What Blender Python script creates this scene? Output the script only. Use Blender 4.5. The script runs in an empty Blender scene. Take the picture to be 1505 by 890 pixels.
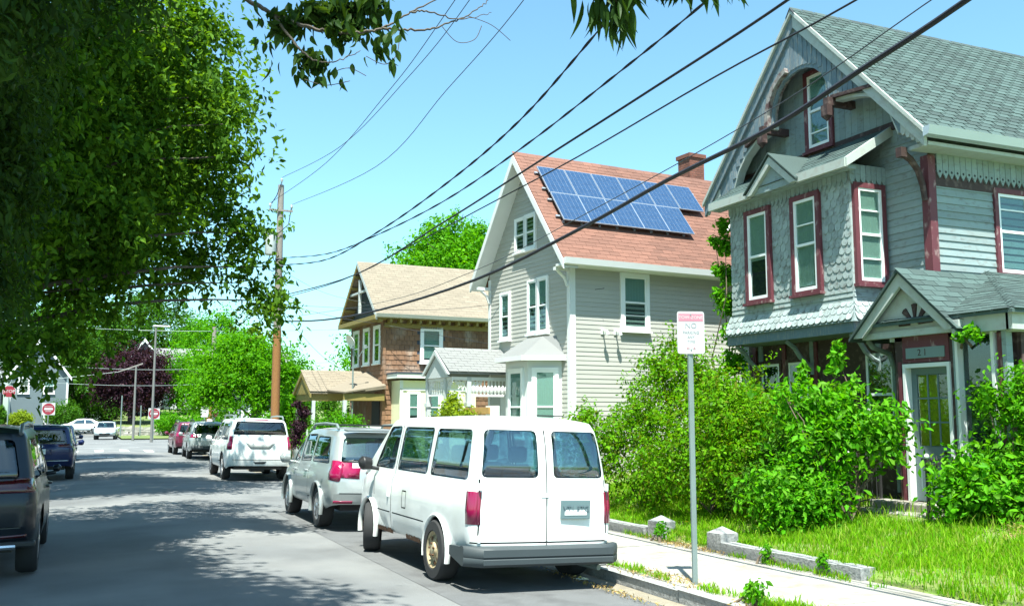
import bpy, bmesh, math, random
import numpy as np
from mathutils import Vector, Matrix, noise as mnoise
from math import radians as R, sin, cos, pi, sqrt, atan2

rnd = random.Random(11)
rng = np.random.default_rng(11)
SC = bpy.context.scene
COL = SC.collection

# ------------------------------------------------------------------ camera, sky, sun, exposure
cam = bpy.data.objects.new('camera', bpy.data.cameras.new('camera'))
COL.objects.link(cam)
cam.data.sensor_width = 36.0
cam.data.lens = 36.0 * 1420 / 1505
cam.data.clip_start = 0.05
cam.data.clip_end = 3000
cam.location = (0, 0, 1.8)
cam.rotation_euler = (R(90 + 6.787), 0, R(-23.524))
SC.camera = cam

SUN_EL, SUN_DIR = R(66), (-0.42, -0.907)
world = bpy.data.worlds.new('World')
SC.world = world
world.use_nodes = True
wn = world.node_tree
sky = wn.nodes.new('ShaderNodeTexSky')
sky.sky_type = 'NISHITA'
sky.sun_disc = False
sky.sun_elevation = SUN_EL
sky.sun_rotation = atan2(SUN_DIR[0], SUN_DIR[1])
sky.air_density = 1.0
sky.dust_density = 1.1
sky.ozone_density = 1.0
wn.nodes['Background'].inputs[1].default_value = 0.1
wb = wn.nodes.new('ShaderNodeMix'); wb.data_type = 'RGBA'; wb.blend_type = 'MULTIPLY'; wb.inputs[0].default_value = 1
wb.inputs[7].default_value = (.78, 1.12, 1.10, 1)            # the camera's cool white balance
wn.links.new(sky.outputs[0], wb.inputs[6]); wn.links.new(wb.outputs[2], wn.nodes['Background'].inputs[0])
sl = bpy.data.lights.new('sun', 'SUN')
sl.energy = 5.0
sl.angle = R(0.5)
sl.color = (0.98, 1.0, 0.91)
sun = bpy.data.objects.new('sun', sl)
COL.objects.link(sun)
sun.rotation_euler = Vector((-SUN_DIR[0] * cos(SUN_EL), -SUN_DIR[1] * cos(SUN_EL), -sin(SUN_EL))).to_track_quat('-Z', 'Y').to_euler()
SC.view_settings.view_transform = 'Standard'
SC.view_settings.look = 'None'
SC.view_settings.gamma = 1
SC.view_settings.exposure = 1.45
SC.cycles.max_bounces = 6
SC.cycles.transparent_max_bounces = 12

# ------------------------------------------------------------------ helpers
def tag(o, label=None, cat=None, group=None, kind=None):
    if label: o['label'] = label
    if cat: o['category'] = cat
    if group: o['group'] = group
    if kind: o['kind'] = kind
    return o

def thing(name, label, cat, loc=(0, 0, 0), rz=0, group=None):
    o = bpy.data.objects.new(name, None)
    COL.objects.link(o)
    o.location = loc
    o.rotation_euler = (0, 0, rz)
    o.empty_display_size = 0.2
    return tag(o, label, cat, group)

def link(name, me, parent=None, M=None):
    o = bpy.data.objects.new(name, me)
    COL.objects.link(o)
    if parent is not None: o.parent = parent
    if M is not None: o.matrix_local = M
    return o

def copy_tree(o, parent=None):
    c = o.copy()
    COL.objects.link(c)
    if parent is not None: c.parent = parent
    for ch in list(o.children): copy_tree(ch, c)
    return c

class MB:
    """collects verts and faces; M maps local coordinates on the way in"""
    def __init__(s, M=None):
        s.v, s.f, s.m, s.M, s.mi = [], [], [], M, 0
    def add(s, vs, fs):
        b = len(s.v)
        for p in vs:
            p = Vector(p)
            s.v.append(s.M @ p if s.M else p)
        for f in fs:
            s.f.append([b + i for i in f]); s.m.append(s.mi)
        return s
    def box(s, x0, x1, y0, y1, z0, z1):
        return s.add([(x0,y0,z0),(x1,y0,z0),(x1,y1,z0),(x0,y1,z0),(x0,y0,z1),(x1,y0,z1),(x1,y1,z1),(x0,y1,z1)],
                     [(0,3,2,1),(4,5,6,7),(0,1,5,4),(1,2,6,5),(2,3,7,6),(3,0,4,7)])
    def prism(s, poly, c0, c1):
        """poly in (a, b) = (x, z), extruded along y from c0 to c1"""
        n = len(poly)
        vs = [(a, c0, b) for a, b in poly] + [(a, c1, b) for a, b in poly]
        fs = [tuple(range(n)), tuple(range(2*n-1, n-1, -1))] + [(i, (i+1) % n, n+(i+1) % n, n+i) for i in range(n)]
        return s.add(vs, fs)
    def slab(s, pts, vec):
        n = len(pts); vec = Vector(vec)
        vs = [Vector(p) for p in pts] + [Vector(p)+vec for p in pts]
        fs = [tuple(range(n)), tuple(range(2*n-1, n-1, -1))] + [(i, (i+1) % n, n+(i+1) % n, n+i) for i in range(n)]
        return s.add(vs, fs)
    def tube(s, pts, rad, n=8, cap=True, flat=None):
        pts = [Vector(p) for p in pts]
        if not hasattr(rad, '__len__'): rad = [rad]*len(pts)
        vs, fs = [], []
        prev = None
        for i, p in enumerate(pts):
            d = (pts[min(i+1, len(pts)-1)] - pts[max(i-1, 0)]).normalized()
            if prev is None:
                a = d.cross(Vector((0, 0, 1)))
                if a.length < 1e-3: a = d.cross(Vector((1, 0, 0)))
            else:
                a = prev - d * prev.dot(d)
            a.normalize(); prev = a
            b = d.cross(a)
            for k in range(n):
                t = 2*pi*k/n
                vs.append(p + (a*cos(t) + b*sin(t)*(flat or 1))*rad[i])
        for i in range(len(pts)-1):
            for k in range(n):
                fs.append((i*n+k, i*n+(k+1) % n, (i+1)*n+(k+1) % n, (i+1)*n+k))
        if cap:
            fs.append(tuple(range(n-1, -1, -1))); fs.append(tuple(range((len(pts)-1)*n, len(pts)*n)))
        return s.add(vs, fs)
    def beam(s, p0, p1, w, h, up=(0, 0, 1)):
        p0, p1 = Vector(p0), Vector(p1)
        d = (p1-p0).normalized(); side = d.cross(Vector(up)).normalized(); u = side.cross(d)
        q = [side*(w/2)*a + u*(h/2)*b for a, b in ((-1,-1),(1,-1),(1,1),(-1,1))]
        return s.add([p0+k for k in q]+[p1+k for k in q], [(0,3,2,1),(4,5,6,7),(0,1,5,4),(1,2,6,5),(2,3,7,6),(3,0,4,7)])
    def lathe(s, prof, n=24, M=None, closed=False):
        """prof of (r, h); turned about the local x axis (h along x)"""
        vs, fs = [], []
        for r, h in prof:
            for k in range(n):
                t = 2*pi*k/n
                p = Vector((h, r*cos(t), r*sin(t)))
                vs.append(M @ p if M else p)
        m = len(prof)
        for i in range(m if closed else m-1):
            j = (i+1) % m
            for k in range(n):
                fs.append((i*n+k, i*n+(k+1) % n, j*n+(k+1) % n, j*n+k))
        return s.add(vs, fs)
    def mesh(s, name, mats):
        me = bpy.data.meshes.new(name)
        me.from_pydata([tuple(v) for v in s.v], [], s.f)
        for m in (mats if isinstance(mats, (list, tuple)) else [mats]): me.materials.append(m)
        if any(s.m): me.polygons.foreach_set('material_index', s.m)
        return me
    def build(s, name, mats, parent=None, smooth=None, bevel=0, kind=None, label=None):
        me = s.mesh(name, mats)
        if smooth is not None:
            me.shade_smooth(); me.set_sharp_from_angle(angle=R(smooth))
        o = link(name, me, parent)
        if bevel:
            md = o.modifiers.new('edge', 'BEVEL'); md.width = bevel; md.segments = 2; md.limit_method = 'ANGLE'; md.angle_limit = R(40)
        tag(o, label, None, None, kind)
        return o

def smooth_line(P, n=6):
    P = [Vector(p) for p in P]; out = []
    for k in range(len(P)-1):
        a, b, c, d = P[max(k-1, 0)], P[k], P[k+1], P[min(k+2, len(P)-1)]
        for i in range(n):
            f = i/n; out.append(.5*((2*b)+(c-a)*f+(2*a-5*b+4*c-d)*f*f+(3*b-a-3*c+d)*f**3))
    return out+[P[-1]]

def frame(o, a, out):
    """wall frame: columns along the wall, out of the wall, up"""
    a, out = Vector(a), Vector(out); up = Vector((0, 0, 1))
    return Matrix(((a.x, out.x, up.x, o[0]), (a.y, out.y, up.y, o[1]), (a.z, out.z, up.z, o[2]), (0, 0, 0, 1)))

# ------------------------------------------------------------------ materials
MATS = {}
def mat(name, col, rough=.6, var=.12, scale=2.5, col2=None, amt=0, scale2=6, sharp=.06, bump=0, bscale=30, metal=0,
        spec=.5, objvar=0, isl=0, stretch=(1, 1, 1), coat=0, col3=None, amt3=0, scale3=1.2):
    m = bpy.data.materials.new(name); m.use_nodes = True
    nt = m.node_tree; N, L = nt.nodes, nt.links; b = N['Principled BSDF']
    b.inputs['Roughness'].default_value = rough
    b.inputs['Metallic'].default_value = metal
    b.inputs['Specular IOR Level'].default_value = spec
    if coat: b.inputs['Coat Weight'].default_value = coat; b.inputs['Coat Roughness'].default_value = .04
    geo = N.new('ShaderNodeNewGeometry'); mp = N.new('ShaderNodeMapping'); mp.inputs['Scale'].default_value = stretch
    L.new(geo.outputs['Position'], mp.inputs['Vector'])
    def noise(sc, det=4):
        n = N.new('ShaderNodeTexNoise'); n.inputs['Scale'].default_value = sc; n.inputs['Detail'].default_value = det
        L.new(mp.outputs[0], n.inputs['Vector']); return n.outputs['Fac']
    def math(op, a, c, d=None):
        n = N.new('ShaderNodeMath'); n.operation = op
        for i, x in enumerate((a, c, d)):
            if x is None: continue
            if hasattr(x, 'node'): L.new(x, n.inputs[i])
            else: n.inputs[i].default_value = x
        return n.outputs[0]
    def mix(f, a, c):
        n = N.new('ShaderNodeMix'); n.data_type = 'RGBA'
        L.new(f, n.inputs[0])
        for i, x in ((6, a), (7, c)):
            if hasattr(x, 'node'): L.new(x, n.inputs[i])
            else: n.inputs[i].default_value = (*x, 1)
        return n.outputs[2]
    def thresh(sc, am, sh):
        n = N.new('ShaderNodeMapRange'); n.inputs['From Min'].default_value = .5+(.5-am)*.55-sh; n.inputs['From Max'].default_value = .5+(.5-am)*.55+sh
        L.new(noise(sc, 6), n.inputs['Value']); return n.outputs[0]
    c = None
    if col2 is not None: c = mix(thresh(scale2, amt, sharp), col, col2)
    if col3 is not None: c = mix(thresh(scale3, amt3, .1), c if c is not None else col, col3)
    v = math('MULTIPLY_ADD', noise(scale), 2*var, 1-var)
    if objvar:
        oi = N.new('ShaderNodeObjectInfo')
        v = math('MULTIPLY', v, math('MULTIPLY_ADD', oi.outputs['Random'], 2*objvar, 1-objvar))
    if isl:
        v = math('MULTIPLY', v, math('MULTIPLY_ADD', geo.outputs['Random Per Island'], 2*isl, 1-isl))
    n = N.new('ShaderNodeMix'); n.data_type = 'RGBA'; n.blend_type = 'MULTIPLY'; n.inputs[0].default_value = 1
    if c is not None: L.new(c, n.inputs[6])
    else: n.inputs[6].default_value = (*col, 1)
    L.new(v, n.inputs[7])
    L.new(n.outputs[2], b.inputs['Base Color'])
    if bump:
        bp = N.new('ShaderNodeBump'); bp.inputs['Strength'].default_value = bump; bp.inputs['Distance'].default_value = .02
        L.new(noise(bscale, 5), bp.inputs['Height']); L.new(bp.outputs[0], b.inputs['Normal'])
    MATS[name] = m
    return m

def leafmat(name, cols, trans=.45, rough=.45):
    m = bpy.data.materials.new(name); m.use_nodes = True
    nt = m.node_tree; N, L = nt.nodes, nt.links; b = N['Principled BSDF']
    geo = N.new('ShaderNodeNewGeometry'); cr = N.new('ShaderNodeValToRGB')
    e = cr.color_ramp.elements
    while len(e) < len(cols): e.new(.5)
    for i, c in enumerate(cols):
        e[i].position = i/(len(cols)-1); e[i].color = (*c, 1)
    L.new(geo.outputs['Random Per Island'], cr.inputs[0])
    L.new(cr.outputs[0], b.inputs['Base Color'])
    b.inputs['Roughness'].default_value = rough; b.inputs['Specular IOR Level'].default_value = .08
    t = N.new('ShaderNodeBsdfTranslucent'); mx = N.new('ShaderNodeMixShader'); mx.inputs[0].default_value = trans
    g = N.new('ShaderNodeMix'); g.data_type = 'RGBA'; g.blend_type = 'MULTIPLY'; g.inputs[0].default_value = 1; g.inputs[7].default_value = (1.7, 1.5, .35, 1)
    L.new(cr.outputs[0], g.inputs[6]); L.new(g.outputs[2], t.inputs['Color'])
    L.new(b.outputs[0], mx.inputs[1]); L.new(t.outputs[0], mx.inputs[2]); L.new(mx.outputs[0], N['Material Output'].inputs[0])
    MATS[name] = m
    return m

def glassmat(name, tint, keep=.5, rough=.02, refl=.07):
    """window glass: part of the light goes through tinted, the rest mirrors by angle"""
    m = bpy.data.materials.new(name); m.use_nodes = True
    nt = m.node_tree; N, L = nt.nodes, nt.links; N.remove(N['Principled BSDF'])
    tr = N.new('ShaderNodeBsdfTransparent'); tr.inputs[0].default_value = (tint[0]*keep, tint[1]*keep, tint[2]*keep, 1)
    gl = N.new('ShaderNodeBsdfGlossy'); gl.inputs['Roughness'].default_value = rough; gl.inputs[0].default_value = (1, 1, 1, 1)
    lw = N.new('ShaderNodeLayerWeight'); lw.inputs[0].default_value = .5
    pw = N.new('ShaderNodeMath'); pw.operation = 'POWER'; pw.inputs[1].default_value = 4.5; L.new(lw.outputs['Facing'], pw.inputs[0])
    fr = N.new('ShaderNodeMath'); fr.operation = 'MULTIPLY_ADD'; fr.inputs[1].default_value = .92; fr.inputs[2].default_value = refl; L.new(pw.outputs[0], fr.inputs[0])
    mx = N.new('ShaderNodeMixShader')
    L.new(fr.outputs[0], mx.inputs[0]); L.new(tr.outputs[0], mx.inputs[1]); L.new(gl.outputs[0], mx.inputs[2])
    L.new(mx.outputs[0], N['Material Output'].inputs[0])
    MATS[name] = m
    return m

asphalt = mat('asphalt', (.145,.149,.150), .85, .14, .7, (.112,.114,.115), .42, .9, .12, .6, 110, col3=(.185,.185,.18), amt3=.4, scale3=.35)
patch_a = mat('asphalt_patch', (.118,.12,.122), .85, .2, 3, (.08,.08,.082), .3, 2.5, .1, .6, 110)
soil = mat('gutter_grit', (.23,.20,.15), .95, .3, 8, bump=.8, bscale=60)
concrete = mat('concrete', (.31,.295,.265), .85, .15, 1.2, (.23,.21,.18), .4, 2, .12, .35, 60, col3=(.2,.17,.12), amt3=.22, scale3=5)
granite = mat('granite', (.27,.27,.265), .8, .25, 40, (.17,.17,.17), .35, 25, .1, .6, 25)
earth = mat('earth', (.16,.12,.07), .95, .25, 3, (.10,.13,.03), .45, 2, .2, .8, 20)
lawnm = mat('lawn_soil', (.12,.19,.03), .95, .2, 2, (.16,.13,.06), .35, 2.5, .15, .8, 25)
farlawn = mat('far_lawn', (.09,.14,.03), .95, .2, .6, (.2,.2,.07), .3, .4, .2)
roadpaint = mat('road_paint', (.75,.75,.72), .7, .1, 3, (.25,.25,.25), .25, 9, .1)
steel = mat('galvanised_steel', (.22,.27,.26), .5, .14, 6, metal=.4)
white_t = mat('white_trim', (.68,.69,.68), .5, .05, 3)
white_v = mat('vinyl_window', (.82,.83,.83), .4, .03, 3)
dark_in = mat('dark_interior', (.02,.023,.024), .8, .1, 3)
blindm = mat('window_blind', (.42,.50,.47), .8, .08, 8, bump=.2, bscale=12, stretch=(.3,.3,6))
curtain = mat('curtain', (.50,.52,.46), .9, .1, 5, stretch=(6,6,.4))
yellowc = mat('yellow_curtain', (.55,.42,.01), .9, .2, 5, stretch=(5,5,.8))
glass = glassmat('window_glass', (.80,.92,.90), .9)
# ------------------------------------------------------------------ windows, boards, shingles, leaves
def window(parent, F, a, z, w, h, casing, frame_m, depth=.05, cas_w=.1, dark=False, sill=True, meet=.5, blind=.5, bmat=None, muntin=None, side_trim=None, name='window', wide_head=0):
    """sash window standing proud of a wall; F wall frame; a, z lower left of the sash opening; casing part with sub-parts"""
    M = F @ Matrix.Translation((a, 0, z))
    m = MB(M)
    cw = cas_w
    m.box(-cw, 0, 0, depth, -cw*.6, h+cw); m.box(w, w+cw, 0, depth, -cw*.6, h+cw)
    m.box(0, w, 0, depth, h, h+cw)
    m.box(0, w, 0, depth, -cw*.6, 0)
    if wide_head: m.box(-cw-.05, w+cw+.05, 0, depth+.05, h+cw, h+cw+wide_head)
    o = m.build(name, casing, parent)
    m = MB(M); m.box(0, w, .004, .012, 0, h); m.build('backing', dark_in, o)
    fw = min(.05, w*.09)
    m = MB(M); e = depth-.012
    m.box(0, fw, .012, e, 0, h); m.box(w-fw, w, .012, e, 0, h); m.box(fw, w-fw, .012, e, 0, fw*1.2); m.box(fw, w-fw, .012, e, h-fw, h)
    m.box(fw, w-fw, .014, e+.006, h*meet-fw*.45, h*meet+fw*.45)
    if muntin: 
        for q in muntin: m.box(fw, w-fw, .02, e-.004, h*q-.012, h*q+.012)
    m.build('sash', frame_m, o)
    m = MB(M); m.box(fw*.8, w-fw*.8, .028, .032, fw, h-fw); m.build('pane', glass, o)
    if blind > 0:
        m = MB(M)
        n = 14; b0 = h*(1-blind)
        for i in range(n):
            x0, x1 = fw+(w-2*fw)*i/n, fw+(w-2*fw)*(i+1)/n
            c = .02+.004*(i % 2)
            m.add([(x0, c, b0), (x1, .044-c, b0), (x1, .044-c, h-fw), (x0, c, h-fw)], [(0, 1, 2, 3)])
        m.build('blind', bmat or blindm, o)
    if sill:
        m = MB(M); m.box(-cw-.03, w+cw+.03, 0, depth+.05, -cw*.6-.05, -cw*.6); m.build('sill', casing, o)
    return o

_board = {}
def board_mesh(pitch, thick, m, name):
    k = (pitch, thick, m.name)
    if k not in _board:
        b = MB()
        p = pitch*1.12
        b.add([(0,0,0),(1,0,0),(1,thick,0),(0,thick,0),(0,.001,p),(1,.001,p),(1,.005,p),(0,.005,p)], [(0,3,2,1),(4,5,6,7),(0,1,5,4),(1,2,6,5),(2,3,7,6),(3,0,4,7)])
        _board[k] = b.mesh(name, m)
    return _board[k]

def clapboards(parent, F, span, z0, z1, pitch, thick, m, name='clapboard', seam=None):
    me = board_mesh(pitch, thick, m, name)
    z = z0; i = 0
    while z < z1-.02:
        s = span(z+pitch*.5)
        if s and s[1]-s[0] > .05:
            cuts = [s[0], s[1]]
            if seam and s[1]-s[0] > seam: cuts.insert(1, s[0]+(s[1]-s[0])*rnd.uniform(.3, .7))
            for a0, a1 in zip(cuts, cuts[1:]):
                link(name, me, parent, F @ Matrix.Translation((a0, rnd.uniform(0, .002), z)) @ Matrix.Rotation(rnd.uniform(-.0012, .0012), 4, 'Y') @ Matrix.Diagonal((a1-a0-.003, 1, 1, 1)))
        z += pitch; i += 1

def courses(parent, F, span, z0, z1, pitch, tab, thick, m, name='shingle', limit=300, gap=.008, shape='square', start=0, jitter=.004, keep=None, tilt=0, stuffname='shingle_courses', order=None):
    """rows of overlapping shingles on the plane of F (a along, c out, b up); the first `limit` are objects, the rest one part"""
    spots = []
    b = z0; row = 0
    while b < z1-1e-6:
        s = span(b+pitch*.5)
        if s:
            a = s[0] - (tab*.5 if row % 2 else 0)
            while a < s[1]-1e-4:
                a0, a1 = max(a, s[0]), min(a+tab, s[1])
                if a1-a0 > .03 and (keep is None or keep((a0+a1)/2, b+pitch*.5)): spots.append((a0, a1, b, row))
                a += tab
        b += pitch; row += 1
    def geo(mb, w, th):
        p = pitch*1.25; g = gap/2
        if shape == 'scale':
            pts = [(w-g, p), (g, p), (g, pitch*.42)] + [(w/2-(w/2-g)*cos(pi*k/6), pitch*.42-pitch*.42*sin(pi*k/6)) for k in range(1, 6)] + [(w-g, pitch*.42)]
        else:
            pts = [(w-g, p), (g, p), (g, 0), (w-g, 0)]
        n = len(pts)
        vs = [(x, .001 + (th if y < p*.99 else .003)*(1-y/p*.55), y) for x, y in pts] + [(x, 0, y) for x, y in pts]
        mb.add(vs, [tuple(range(n))] + [(i, n+i, n+(i+1) % n, (i+1) % n) for i in range(n)])
    if order: spots.sort(key=order)
    protos = {}
    rest = MB()
    for i, (a0, a1, b, row) in enumerate(spots):
        w = round(a1-a0, 3); th = thick
        T = F @ Matrix.Translation((a0, rnd.uniform(0, .004), b+rnd.uniform(-jitter, jitter))) 
        if i < limit:
            if w not in protos:
                q = MB(); geo(q, w, th); protos[w] = q.mesh(name, m)
            link(name, protos[w], parent, T)
        else:
            rest.M = T; geo(rest, w, th)
    if rest.v: rest.build(stuffname, m, parent, kind='stuff')

def roofframe(o, a, up_slope):
    a, b = Vector(a).normalized(), Vector(up_slope).normalized(); n = b.cross(a)
    if n.z < 0: n = -n
    return Matrix(((a.x, n.x, b.x, o[0]), (a.y, n.y, b.y, o[1]), (a.z, n.z, b.z, o[2]), (0, 0, 0, 1)))

def leaf_cloud(name, m, parent, clumps, n, size, kind=None, aspect=.55, droop=.3, shell=.55, upbias=.35, out=.6, shape=4, spray=0, slen=3.2):
    """n leaves of about `size` m spread through clumps of (x, y, z, r) or (x, y, z, rx, ry, rz)"""
    c = np.array([k if len(k) == 6 else (k[0], k[1], k[2], k[3], k[3], k[3]) for k in clumps], float)
    vol = c[:, 3]*c[:, 4]*c[:, 5]
    w = vol**.72; w /= w.sum()
    nn = n if not spray else max(8, n//spray)
    idx = rng.choice(len(c), nn, p=w)
    d = rng.normal(size=(nn, 3)); d /= np.linalg.norm(d, axis=1)[:, None]
    rad = rng.uniform(0, 1, nn)**(1-shell*.8) * rng.normal(1, .14, nn)
    # sub-tufts inside each clump so that light and dark knots show
    P = c[idx, :3] + (d*rad[:, None] + rng.normal(size=(nn, 3))*.12)*c[idx, 3:6]
    if spray:                                   # leaves gathered on short drooping shoots
        ax = d*1.0 + rng.normal(size=(nn, 3))*.55 + np.array([0, 0, -droop]); ax /= np.linalg.norm(ax, axis=1)[:, None]
        j = rng.integers(0, nn, n); u = rng.uniform(-.5, .6, n)
        P = P[j] + ax[j]*(u*size*slen*2)[:, None] + rng.normal(size=(n, 3))*size*(.85-.5*np.abs(u))[:, None] - np.array([0, 0, 1])*(np.maximum(u, 0)**2*size*slen*droop)[:, None]
        d = d[j]
    s = size*rng.uniform(.42, 1.42, n)
    nrm = d*out + rng.normal(size=(n, 3))*.6 + np.array([0, 0, upbias]); nrm /= np.linalg.norm(nrm, axis=1)[:, None]
    t = rng.normal(size=(n, 3)) + d*.5 + np.array([0, 0, -droop*2]); t -= nrm*(t*nrm).sum(1)[:, None]; t /= np.linalg.norm(t, axis=1)[:, None]
    b = np.cross(nrm, t)
    s1 = s[:, None]
    if shape == 4:
        V = np.stack([P - t*s1*.5, P + b*s1*aspect*.5 + nrm*s1*.08, P + t*s1*.5 - nrm*s1*.1, P - b*s1*aspect*.5 + nrm*s1*.08], 1)
        fl = [[0, 1, 2, 3]]
    else:
        V = np.stack([P - t*s1*.5, P - t*s1*.1 + b*s1*aspect*.5 + nrm*s1*.07, P + t*s1*.25 + b*s1*aspect*.3 + nrm*s1*.03, P + t*s1*.55 - nrm*s1*.12, P + t*s1*.25 - b*s1*aspect*.3 + nrm*s1*.03, P - t*s1*.1 - b*s1*aspect*.5 + nrm*s1*.07], 1)
        fl = [[0, 1, 2, 3], [0, 3, 4, 5]]
    k = V.shape[1]
    V = V.reshape(-1, 3)
    base = np.arange(n)[:, None, None]*k + np.array(fl)[None]
    base = base.reshape(-1, 4)
    me = bpy.data.meshes.new(name)
    me.vertices.add(len(V)); me.vertices.foreach_set('co', V.ravel())
    me.loops.add(base.size); me.loops.foreach_set('vertex_index', base.ravel().astype(np.int32))
    me.polygons.add(len(base)); me.polygons.foreach_set('loop_start', np.arange(0, base.size, 4, dtype=np.int32))
    me.update(calc_edges=True)
    me.materials.append(m)
    o = link(name, me, parent)
    if kind: o['kind'] = kind
    return o

def bend(p0, p1, sag=.15, k=5, wob=.05):
    p0, p1 = Vector(p0), Vector(p1); L = (p1-p0).length
    out = []
    for i in range(k+1):
        t = i/k
        out.append(p0.lerp(p1, t) + Vector((rnd.uniform(-wob, wob)*L*sin(pi*t), rnd.uniform(-wob, wob)*L*sin(pi*t), sag*L*sin(pi*t*.9))))
    return out

def tree(name, label, cat, loc, height, trunk_r, clumps, n, leaf, leafm, barkm, group=None, limbs=10, crown_name='crown', leafshape=4, lean=(0, 0), trunk_top=.7, **kw):
    """clumps in coordinates local to loc"""
    t = thing(name, label, cat, loc, 0, group)
    m = MB()
    top = Vector((lean[0], lean[1], height*trunk_top))
    pts = bend((0, 0, -.3), top, 0, 7, .03)
    m.tube(pts, [trunk_r*(1.35 if i == 0 else 1-.09*i) for i in range(8)], 10)
    m.build('trunk', barkm, t, smooth=60)
    big = sorted(clumps, key=lambda c: -c[3])
    for c in big[:limbs]:
        h = max(.25*height, min(c[2]-.25*abs(c[0])-.2, height*trunk_top*.95)) * rnd.uniform(.75, 1)
        k = max(0, min(6, int(h/(height*trunk_top)*7)))
        s = pts[k].lerp(pts[min(k+1, 7)], .5)
        L = (Vector(c[:3])-s).length
        q = MB(); lp = bend(s, c[:3], .08, 5, .06)
        q.tube(lp, [trunk_r*(.42-.07*i)*min(1, .35+L/8) for i in range(6)], 6)
        for _ in range(3):
            e = Vector(c[:3]) + Vector((rnd.uniform(-1, 1), rnd.uniform(-1, 1), rnd.uniform(-.7, .9)))*c[3]*.9
            q.tube(bend(lp[rnd.randint(2, 4)], e, .06, 4, .06), [trunk_r*(.13-.024*i) for i in range(5)], 5)
        q.build('limb', barkm, t, smooth=60)
    leaf_cloud(crown_name, leafm, t, clumps, n, leaf, shape=leafshape, **kw)
    return t

def blob(cx, cy, cz, rx, ry, rz, k, r):
    """k clumps of radius about r over an ellipsoid, uneven"""
    out = []
    for i in range(k):
        z = 1-2*(i+.5)/k; th = i*2.39996
        q = sqrt(max(0, 1-z*z)); j = rnd.uniform(.68, 1.0)
        rr = r*rnd.uniform(.7, 1.25)
        out.append((cx+rx*q*cos(th)*j, cy+ry*q*sin(th)*j, cz+rz*z*j, rr))
    return out

def bush(name, label, loc, clumps, n, leaf, leafm, stemm, group=None, stems=6, cat='bush', **kw):
    t = thing(name, label, cat, loc, 0, group)
    m = MB()
    for i in range(stems):
        c = clumps[(i*3) % len(clumps)]
        m.tube(bend((rnd.uniform(-.2, .2), rnd.uniform(-.2, .2), -.1), c[:3], .05, 4, .08), [.022, .018, .014, .01, .006], 5)
    m.build('stem', stemm, t)
    leaf_cloud('foliage', leafm, t, clumps, n, leaf, **kw)
    return t
# ------------------------------------------------------------------ ground, road, pavement, lawn
def sheet(name, xs, ys, zf, m, kind='structure', label=None):
    nx, ny = len(xs), len(ys)
    me = bpy.data.meshes.new(name)
    me.from_pydata([(x, y, zf(x, y)) for y in ys for x in xs], [], [(j*nx+i, j*nx+i+1, (j+1)*nx+i+1, (j+1)*nx+i) for j in range(ny-1) for i in range(nx-1)])
    me.materials.append(m); me.shade_smooth()
    o = link(name, me); o['kind'] = kind
    return o

def lin(a, b, n): return [a+(b-a)*i/n for i in range(n+1)]
def road_z(x, y=0):
    return -.03*max(0, abs(x-1.3)-.3) if y < 63 else -.03*max(0, abs(x-1.3)-.3)*max(0, 1-(y-63)/4)
def lawn_z(x, y=0):
    t = max(0, min(1, (x-8)/3.6)); return .10 + .35*t*t*(3-2*t) - .12*max(0, min(1, (8.0-x)/.14)) + .015*mnoise.noise(Vector((x*.8, y*.8, 0)))

sheet('ground', lin(-600, 600, 4), [-200, 0, 200, 700, 1500], lambda x, y: -.35, farlawn)
sheet('road', lin(-2.8, 5.75, 14), lin(-25, 68, 40), road_z, asphalt)
sheet('cross_street', lin(-90, 90, 4), [67.9, 72, 78, 88], lambda x, y: -.006, asphalt)
sheet('far_road', lin(-7, 2.6, 4), lin(87.9, 260, 4), lambda x, y: -.012, asphalt)
def kerb(name, pts, w=.15, h=.13, seg=1.8):
    """granite kerb stones laid end to end, each stone a part"""
    t = thing(name, 'grey granite kerb edging the ' + ('right side of the street beside the pavement' if name == 'kerb' else 'left side of the street under the big tree'), 'kerb', (pts[0][0], pts[0][1], 0))
    t['kind'] = 'structure'
    o = Vector((pts[0][0], pts[0][1], 0))
    for (x0, y0), (x1, y1) in zip(pts, pts[1:]):
        n = max(1, int(abs(y1-y0)/seg))
        for i in range(n):
            a, b = i/n, (i+1)/n-.008/abs(y1-y0)
            m = MB(Matrix.Translation(-o))
            j = rnd.uniform(-.005, .005)
            m.slab([(x0+j, y0+(y1-y0)*a, -.25), (x0+w+j, y0+(y1-y0)*a, -.25), (x0+w+j, y0+(y1-y0)*b, -.25), (x0+j, y0+(y1-y0)*b, -.25)], (0, 0, .27+rnd.uniform(-.008, .01)))
            m.build('kerb_stone', granite, t, bevel=.015)
    return t
kerb('kerb', [(5.74, -4), (5.74, 62)])
sheet('gutter_grit', [5.5, 5.6, 5.735], lin(2, 60, 116), lambda x, y: road_z(x, y)+(.006 if x < 5.55 else .012)+.012*mnoise.noise(Vector((x*3, y*1.5, 1))), soil)
kerb('far_kerb', [(-2.95, -4), (-2.95, 62)], seg=4)
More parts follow.
